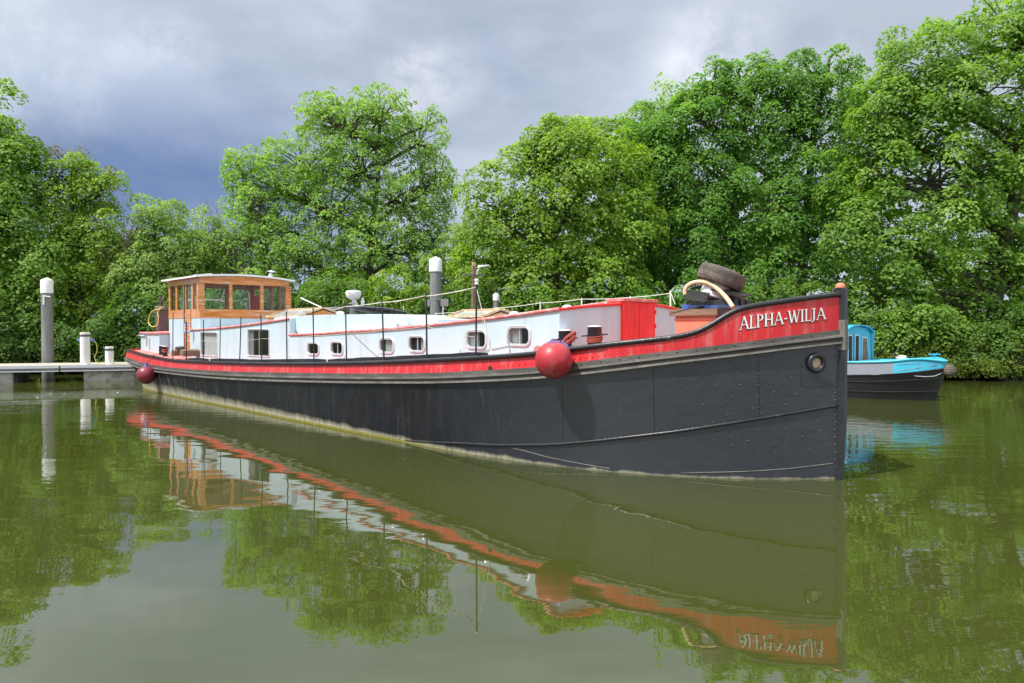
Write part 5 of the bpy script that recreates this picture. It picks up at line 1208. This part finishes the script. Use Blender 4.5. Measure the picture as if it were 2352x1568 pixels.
def leaves(name,Cn,Nr,size,tint,mt,parent,shape=1.5):
    """Cn centres, Nr normals, size, tint arrays -> one crown mesh of small folded leaves"""
    n=len(Cn); Nr=Nr/np.linalg.norm(Nr,axis=1,keepdims=True)
    rnd=RNG.normal(size=(n,3)); U=np.cross(Nr,rnd); U/=np.linalg.norm(U,axis=1,keepdims=True); Vv=np.cross(Nr,U)
    s=size[:,None]; a=Cn+U*s*.5*shape; b=Cn-U*s*.5*shape; f=Nr*s*RNG.uniform(.02,.22,(n,1))
    off=U*s*RNG.uniform(-.15,.25,(n,1))
    c=Cn+Vv*s*.5+f+off; d=Cn-Vv*s*.5+f+off
    co=np.empty((n,4,3)); co[:,0]=a; co[:,1]=c; co[:,2]=b; co[:,3]=d
    me=bpy.data.meshes.new(name); me.vertices.add(4*n); me.vertices.foreach_set('co',co.reshape(-1))
    base=np.arange(n)*4; tri=np.stack([base,base+1,base+2,base,base+2,base+3],1).reshape(-1)
    me.loops.add(6*n); me.loops.foreach_set('vertex_index',tri.astype(np.int32)); me.polygons.add(2*n)
    me.polygons.foreach_set('loop_start',np.arange(2*n,dtype=np.int32)*3); me.polygons.foreach_set('loop_total',np.full(2*n,3,np.int32))
    at_=me.attributes.new('tint','FLOAT','FACE'); at_.data.foreach_set('value',np.repeat(np.clip(tint,0,1),2).astype(np.float32))
    me.materials.append(mt); me.update(calc_edges=True)
    o=bpy.data.objects.new(name,me); C.objects.link(o); o.parent=parent; return o
TOTAL=[0]
def crown_arrays(lobes,D,rc,lsz,dens,cover,inner,droop,jit,base):
    """lobes: (px,py,rx,ry[,dY[,depth ratio]]) ; returns leaf arrays + clump centres grouped by lobe"""
    P=[];Nn=[];S=[];T=[];groups=[]
    for lb in lobes:
        px,py,rx,ry=lb[:4]; dy=lb[4] if len(lb)>4 else 0; dr=lb[5] if len(lb)>5 else .9
        c=np.array(at(px,py,D+dy)); k=(D+dy)/FP; R3=np.array([rx*k,max(rx,ry*.7)*k*dr,ry*k])
        area=4*math.pi*(((R3[0]*R3[1])**1.6+(R3[0]*R3[2])**1.6+(R3[1]*R3[2])**1.6)/3)**(1/1.6)
        n=max(4,int(area*cover*1.3/(math.pi*rc*rc))); nin=int(n*inner)
        d=RNG.normal(size=(n+nin,3)); d/=np.linalg.norm(d,axis=1,keepdims=True)
        rad=np.concatenate([RNG.uniform(.62,1.10,n),RNG.uniform(.25,.7,nin)])
        cc=c+d*R3*rad[:,None]
        keep=(cc[:,2]>.25)&~((d[:,2]<-.5)&(RNG.random(len(d))<.35))&~((d[:,1]>.35)&(RNG.random(len(d))<.45))
        cc=cc[keep]; dd=d[keep]; rr_=rad[keep]; groups.append((c,R3,cc))
        m=len(cc); r=rc*RNG.uniform(.45,1.25,m); nl=np.maximum(8,(dens*r*r*math.pi*np.where(rr_<.72,.6,1.)).astype(int))
        lsz_=lsz*.68; nl=(nl*2.0).astype(int); idx=np.repeat(np.arange(m),nl); q=len(idx)
        out=dd[idx]*np.array([1,1,.55]); up=np.array([0,0,1.])*.85+out*.75; up/=np.linalg.norm(up,axis=1,keepdims=True)
        a=RNG.normal(size=(q,3)); a-=up*np.sum(a*up,1)[:,None]; a/=np.linalg.norm(a,axis=1,keepdims=True)
        rho=np.sqrt(RNG.random(q))*(1+.18*RNG.normal(size=q)); rx_=r[idx]
        h=(.42*(1-rho**2)-droop*rho**2*.3)*rx_+RNG.normal(size=q)*.085*rx_
        low=RNG.random(q)<.17; h=h-np.where(low,RNG.random(q)*.6*rx_,0)
        pos=cc[idx]+a*(rho*rx_)[:,None]+up*h[:,None]
        nr=up+a*(rho*.75)[:,None]+RNG.normal(size=(q,3))*jit+np.array([0,0,.15])
        P.append(pos);Nn.append(nr);S.append(lsz_*RNG.uniform(.65,1.3,q)); ct=RNG.normal(.45,.17,m); T.append(ct[idx]+RNG.normal(0,.16,q))
    P=np.concatenate(P);Nn=np.concatenate(Nn);S=np.concatenate(S);T=np.concatenate(T)
    k=P[:,2]>.12; P,Nn,S,T=P[k],Nn[k],S[k],T[k]
    return P-base,Nn,S,T,groups
def tree(name,label,D,lobes,kind,lsz=.14,rc=.55,dens=75,cover=1.15,inner=.45,droop=1.,jit=.42,trunk=None,tr=.17,twigs=.35,cat='tree',grp=None,lean=0.,shape=1.5,vis=False):
    tx=trunk if trunk is not None else sum(l[0] for l in lobes)/len(lobes)
    b=at(tx,800,D); base=np.array([b.x,D,.45]); o=root(name,(b.x,D,.45),0,label,cat,grp)
    P,Nn,S,T,groups=crown_arrays(lobes,D,rc,lsz,dens,cover,inner,droop,jit,base)
    TOTAL[0]+=len(P)
    leaves('crown' if cat=='tree' else 'foliage',P,Nn,S,T,LM[kind],o,shape)
    m=MB(); rg=random.Random(hash(label)%999 if False else len(label)*7+int(tx)%97)
    topg=max(groups,key=lambda g:g[0][2]); tp=Vector(topg[0]-base); tp.x*=1.
    hgt=tp.z; spine=[Vector((0,0,-.6)),Vector((rg.uniform(-.1,.1),0,hgt*.2)),Vector((tp.x*.25+rg.uniform(-.15,.15),tp.y*.3,hgt*.45)),Vector((tp.x*.6+rg.uniform(-.2,.2),tp.y*.6,hgt*.75)),tp]
    m.tube(spine,[tr*1.3,tr,tr*.8,tr*.55,tr*.25],8)
    def onspine(z):
        for a,c in zip(spine,spine[1:]):
            if a.z<=z<=c.z: return a.lerp(c,(z-a.z)/max(1e-4,c.z-a.z))
        return spine[-1] if z>0 else spine[0]
    for c,R3,cc in groups:
        cl=Vector(c-base); st=onspine(max(.2*hgt,min(cl.z-.35*(cl-onspine(cl.z)).length-.3*R3[2],hgt*.9))); md=st.lerp(cl,.5)+Vector((rg.uniform(-.15,.15),0,rg.uniform(.0,.25)))
        m.tube([st,md,cl],[tr*.5,tr*.38,tr*.2],6)
        for q in cc:
            if rg.random()<twigs:
                e=Vector(q-base); s=cl.lerp(st,rg.uniform(0,.35)) if rg.random()<.5 else cl; mm=s.lerp(e,.55)+Vector((rg.uniform(-.12,.12),rg.uniform(-.1,.1),rg.uniform(-.05,.18)))
                m.tube([s,mm,e],[tr*.17,tr*.11,tr*.04],4)
    m.build('trunk' if cat=='tree' else 'stems',M['bark'],o,(0,0,0),60,recalc=False)
    return o
RNG=np.random.default_rng(11)
# right side, front to back
tree('maple_tree','tall spreading maple overhanging the water at the right edge, highest crown in view',25.5,[(2330,90,135,120),(2050,175,60,65),(2215,85,80,65),(2010,300,70,70),(2130,150,100,95),(2050,260,110,85),(2210,260,170,120),(1990,390,100,90),(2130,420,170,110),(2330,420,130,130),(2400,200,120,200),(1960,520,80,80),(2070,590,120,90),(2260,600,150,110),(2390,620,90,120),(2010,680,80,70),(2180,720,130,80),(2430,40,110,110)],'maple',.145,.62,70,1.0,.35,1.2,.36,trunk=2290,tr=.26)
tree('oak_tree','dark green oak with an uneven top between the yellow-green maple and the tall right maple',28.5,[(1690,215,85,80),(1640,175,32,42),(1745,165,36,45),(1600,215,36,40),(1620,290,85,80),(1740,320,90,100),(1560,400,90,90),(1660,450,110,100),(1590,540,100,90),(1700,590,100,100),(1530,320,50,60)],'oak',.125,.5,95,1.15,.5,.9,.45,trunk=1660,tr=.24)
tree('oak_tree','bushy oak with bare twigs above its crown, just left of the tall right maple',27.8,[(1850,200,85,75),(1845,140,26,32),(1905,135,30,32),(1945,165,30,36),(1910,250,75,80),(1800,280,70,80),(1870,370,100,100),(1790,470,90,100),(1890,500,80,90),(1820,610,100,90),(1770,200,45,50)],'oak',.13,.5,85,1.05,.4,1,.45,trunk=1840,tr=.22,grp=None)
tree('ash_sapling','thin light-leaved ash top rising behind the oak and maple',31,[(1520,250,55,70),(1470,320,60,60),(1580,230,40,50)],'ash',.12,.42,60,.8,.2,1,.55,trunk=1530,tr=.1)
tree('maple_tree','broad yellow-green maple in the middle of the right bank',27.,[(1330,380,110,90),(1215,360,50,55),(1255,320,55,45),(1230,420,100,90),(1430,400,70,90),(1120,470,65,90),(1180,530,100,90),(1310,500,120,90),(1430,530,80,90),(1110,600,70,80),(1240,630,110,80),(1370,640,110,80),(1290,320,60,45)],'lime',.14,.55,75,1.1,.4,1.1,.38,trunk=1280,tr=.22)
tree('rear_oak','dense green tree filling the gap between the yellow-green maple and the dark oak',29.5,[(1480,285,55,60),(1535,310,50,70),(1465,350,55,60),(1570,250,45,60),(1500,400,70,80),(1480,500,80,90),(1540,580,80,90),(1450,600,70,80),(1960,330,60,80),(1950,430,70,80),(1980,240,48,75)],'oak',.13,.5,85,1.0,.4,1,.45,trunk=1490,tr=.18)
tree('rear_tree','soft green tree top showing above the yellow-green maple',31,[(1390,325,90,55),(1310,305,60,40),(1470,300,60,60),(1500,380,60,80),(1420,440,120,120),(1480,540,90,90)],'maple',.15,.55,65,1.0,.35,1,.5,trunk=1400,tr=.18)
tree('ash_tree','airy feathery ash standing alone against the sky with its limbs showing',31,[(800,300,110,85),(870,270,90,65),(735,270,60,55),(700,390,100,85),(830,400,120,90),(960,330,75,75),(1000,420,55,80),(930,470,110,85),(760,500,120,90),(640,440,70,70),(560,400,42,75),(575,500,60,80),(880,580,130,85),(700,600,120,90),(990,560,70,80),(1000,280,22,35)],'ash',.105,.34,52,1.15,.22,1.,.6,trunk=845,tr=.17,twigs=.5,shape=2.2,vis=True)
tree('young_tree','slim leaning tree left of the airy ash, trunk curving behind the wheelhouse',30,[(600,470,50,90),(560,560,60,80),(640,560,60,80),(600,640,80,70),(545,370,26,45)],'ash',.105,.34,52,1.05,.2,1,.55,trunk=640,tr=.09,twigs=.5,shape=2.2)
tree('willow_bush','pale grey-green willow between the ash and the yellow-green maple',29.5,[(1060,590,55,80),(1080,680,70,70),(1020,640,50,70)],'pale',.10,.42,105,1.2,.5,.8,.6,trunk=1060,tr=.09,cat='shrub',shape=2.4)
tree('maple_tree','bright green maple at the far left edge, sunlit on its right side',28,[(-20,270,70,90),(25,360,75,80),(-50,420,120,120),(60,430,60,60),(10,530,100,90),(90,600,90,80),(-40,650,130,110),(70,690,90,70)],'maple',.15,.58,72,1.05,.45,1.1,.4,trunk=-30,tr=.24)
tree('field_maple','yellow-green tree with fading brown top behind the left piles',29,[(170,430,70,70),(230,450,60,75),(140,520,80,80),(240,540,70,80),(180,620,100,80),(270,630,60,80),(110,660,70,70),(200,720,90,60)],'lime',.125,.5,80,1.1,.45,1,.45,trunk=190,tr=.16)
tree('brown_tree','brownish half-bare top of a tree behind the left maple',29,[(165,385,60,50),(130,400,50,60),(250,430,45,45)],'brown',.09,.4,40,.8,.2,1,.7,trunk=160,tr=.12,twigs=1.)
tree('hazel_bush','rounded pale green bush behind the wheelhouse roof, left',29,[(355,520,65,70),(320,590,75,70),(400,590,75,80),(350,660,90,60)],'pale',.115,.45,95,1.2,.5,.9,.5,trunk=350,tr=.1,cat='shrub')
tree('hazel_bush','olive green bush right of the rounded pale one, behind the wheelhouse',30.5,[(460,550,70,70),(520,580,60,70),(440,630,90,70),(530,660,80,70)],'pale',.115,.45,90,1.2,.5,.9,.5,trunk=480,tr=.1,cat='shrub')
# undergrowth along the bank
SH=[('hedge',60,760,90,60,27.6,'dark ivy-green shrub at the water edge beside the left mooring pile'),('hedge',200,770,90,55,27.8,'low bramble shrub behind the white service pedestals'),('hedge',330,740,80,80,28,'shadowed shrub behind the barge stern'),('hedge',-60,740,70,80,27.4,'shrub at the extreme left edge of the bank'),
 ('oak',480,720,90,60,28,'shrub seen under the wheelhouse eaves, left of the ash trunk'),('hedge',640,700,80,60,28.5,'dark shrub right of the wheelhouse'),('hedge',780,680,90,70,28.5,'shrub behind the radar dome'),('lime',915,680,60,70,28,'yellow-lit young shrub between radar dome and tall pile'),('hedge',1000,700,60,60,27.8,'shrub directly behind the tall mooring pile'),
 ('hedge',1120,710,80,60,26.8,'shrub behind the timber lamp post'),('maple',1230,700,80,60,26.2,'low maple growth above the barge foredeck'),('hedge',1360,710,90,60,26.5,'dark shrub above the red companion door'),('oak',1480,720,90,70,26.2,'low oak growth left of the tyre heap'),('oak',1620,700,90,70,26.5,'low oak growth behind the tyre heap'),('hedge',1770,720,90,80,26.2,'shadowed shrub above the name on the bow'),('hedge',1900,740,80,90,26,'dark shrub behind the stem post of the barge'),
 ('maple',2040,760,60,60,24.9,'pale maple sprays beside the narrowboat cabin'),('maple',2120,740,80,60,24.6,'maple sprays hanging over the narrowboat foredeck'),('hedge',2220,790,90,60,24.8,'dark shrub on the bank right of the narrowboat'),('hedge',2330,780,90,80,24.5,'shrub at the right edge of the picture above the water')]
for kd,px,py,rx,ry,D,lb in SH:
    tree('bank_shrub',lb,D,[(px,py,rx,ry),(px-rx*.55,py+30,rx*.6,ry*.8,-.2),(px+rx*.55,py+28,rx*.6,ry*.8,-.1)],kd,.115,.40,100,1.15,.5,1.1,.45,trunk=px,tr=.06,cat='shrub',grp='shrubs along the river bank')
for kd,px,D,lb in (('bramble',2030,24.6,'sunlit bramble trailing at the water line behind the narrowboat bow'),('bramble',2150,24.0,'bramble arching over the narrowboat stud'),('bramble',2240,23.9,'yellow-green bramble touching the water right of the narrowboat'),('bramble',2330,23.8,'yellow-green bramble at the right edge of the water'),('bramble',150,27.3,'low bramble under the left shrubs by the pontoon'),('bramble',20,27.3,'bramble at the foot of the left maple')):
    tree('bramble_bush',lb,D,[(px,836,60,24),(px-45,851,38,14),(px+45,850,40,14),(px+20+(px%7)*4,812,22,26),(px-38,824,20,24),(px-8+(px%5)*9,800,12,24),(px+60,833,16,22)],kd,.085,.26,120,1.1,.35,1.3,.75,trunk=px,tr=.03,cat='shrub',grp='brambles at the water edge')
# distant woodland behind everything: one mass
def woodland():
    P=[];Nn=[];S=[];T=[]
    tops=[(-400,420),(0,520),(150,560),(300,560),(420,560),(520,620),(700,640),(850,620),(1000,640),(1100,600),(1250,520),(1400,480),(1600,420),(1800,420),(2000,420),(2200,420),(2400,420),(2800,380)]
    tf=pchip([a for a,b in tops],[b for a,b in tops])
    for k in range(1500):
        px=RNG.uniform(-400,2800); D=RNG.uniform(33,38); y0=tf(px); py=y0+(830-y0)*RNG.random()**.8+RNG.normal()*14
        c=np.array(at(px,py,D)); q=90; a=RNG.normal(size=(q,3)); a/=np.linalg.norm(a,axis=1,keepdims=True); a[:,2]=np.abs(a[:,2])*.6
        r=RNG.uniform(.6,1.1); P.append(c+a*r*RNG.uniform(.4,1.,(q,1))); Nn.append(a+np.array([0,-.1,.5])+RNG.normal(size=(q,3))*.4); S.append(.2*RNG.uniform(.7,1.3,q)); T.append(RNG.normal(.35,.12)+RNG.normal(0,.12,q))
    o=leaves('distant_woodland',np.concatenate(P),np.concatenate(Nn),np.concatenate(S),np.concatenate(T),LM['hedge'],None); tag(o,kind='stuff'); TOTAL[0]+=len(o.data.vertices)//4
woodland()
# grasses and ivy covering the bank
def cover():
    n=26000; x=RNG.uniform(-26,26,n); P=np.stack([x,np.array([bankY(v) for v in x])+np.abs(RNG.normal(0,.9,n))-.25,np.zeros(n)],1); dy=P[:,1]-np.array([bankY(v) for v in x]); P[:,2]=np.clip(.12+dy*.45,.03,.9)+RNG.uniform(0,.35,n)
    o=leaves('ground_cover',P,RNG.normal(size=(n,3))*.6+np.array([0,-.5,.6]),.11*RNG.uniform(.6,1.4,n),RNG.normal(.45,.2,n),LM['hedge'],None); tag(o,kind='stuff')
cover()
# bare twigs above the left bushes
for px,D,lb in ((262,28.5,'bare dead twigs standing above the yellow-green left tree'),(540,30,'bare dead branches between the olive bush and the slim leaning tree')):
    b=at(px,640,D); m=MB(); rg=random.Random(int(px))
    for k in range(16):
        x=rg.uniform(-.9,.9); p0=Vector((x*.3,0,0)); h=rg.uniform(1.6,3.4) if px<300 else rg.uniform(1.8,3.2); p2=Vector((x*1.6,rg.uniform(-.4,.4),h)); p1=p0.lerp(p2,.5)+Vector((rg.uniform(-.2,.2),0,rg.uniform(0,.3)))
        m.tube([p0,p1,p2],[.03,.018,.006],5)
        for j in range(3): q=p1.lerp(p2,rg.random()); m.tube([q,q+Vector((rg.uniform(-.4,.4),0,rg.uniform(.2,.6)))],[.01,.004],4)
    m.tube([(0,0,-b.z+.5),(0,0,.2)],.06,6)
    q=m.build('dead_branches',M['twig']); q.location=b; tag(q,lb,'branches')
# twigs and stems leaning out over the water
for kx,(px0,px1,n_) in enumerate(((-60,330,26),(1950,2420,44))):
    m=MB(); rg=random.Random(50+kx); b0=at((px0+px1)/2,860,24.5 if kx else 27.4)
    for k in range(n_):
        px=rg.uniform(px0,px1); D=(24.4 if kx else 27.6)+rg.uniform(-.3,.8); a=at(px,rg.uniform(835,868),D); e=a+Vector((rg.uniform(-1.2,1.2),rg.uniform(-.9,.1),rg.uniform(.1,1.5))); q=a.lerp(e,.5)+Vector((0,0,rg.uniform(0,.3)))
        m.tube([a-b0,q-b0,e-b0],[.016,.010,.004],4)
    w=m.build('bankside_twigs',M['twig']); w.location=b0; tag(w,kind='stuff')
# specks of leaf litter floating on the river
nf=150; Pf=np.stack([RNG.uniform(-9,9,nf),RNG.uniform(7.5,17,nf),np.full(nf,.006)],1); kf=np.array([not (BF.local(x,y)[1]>-2.6 and BF.local(x,y)[1]<2.4 and BF.local(x,y)[0]<.3) for x,y,_ in Pf]); Pf=Pf[kf]
w=leaves('floating_leaves',Pf,np.tile(np.array([0.,0,1]),(len(Pf),1))+RNG.normal(size=(len(Pf),3))*.05,.013*RNG.uniform(.5,1.6,len(Pf)),RNG.normal(.8,.2,len(Pf)),LM['bramble'],None); tag(w,kind='stuff')
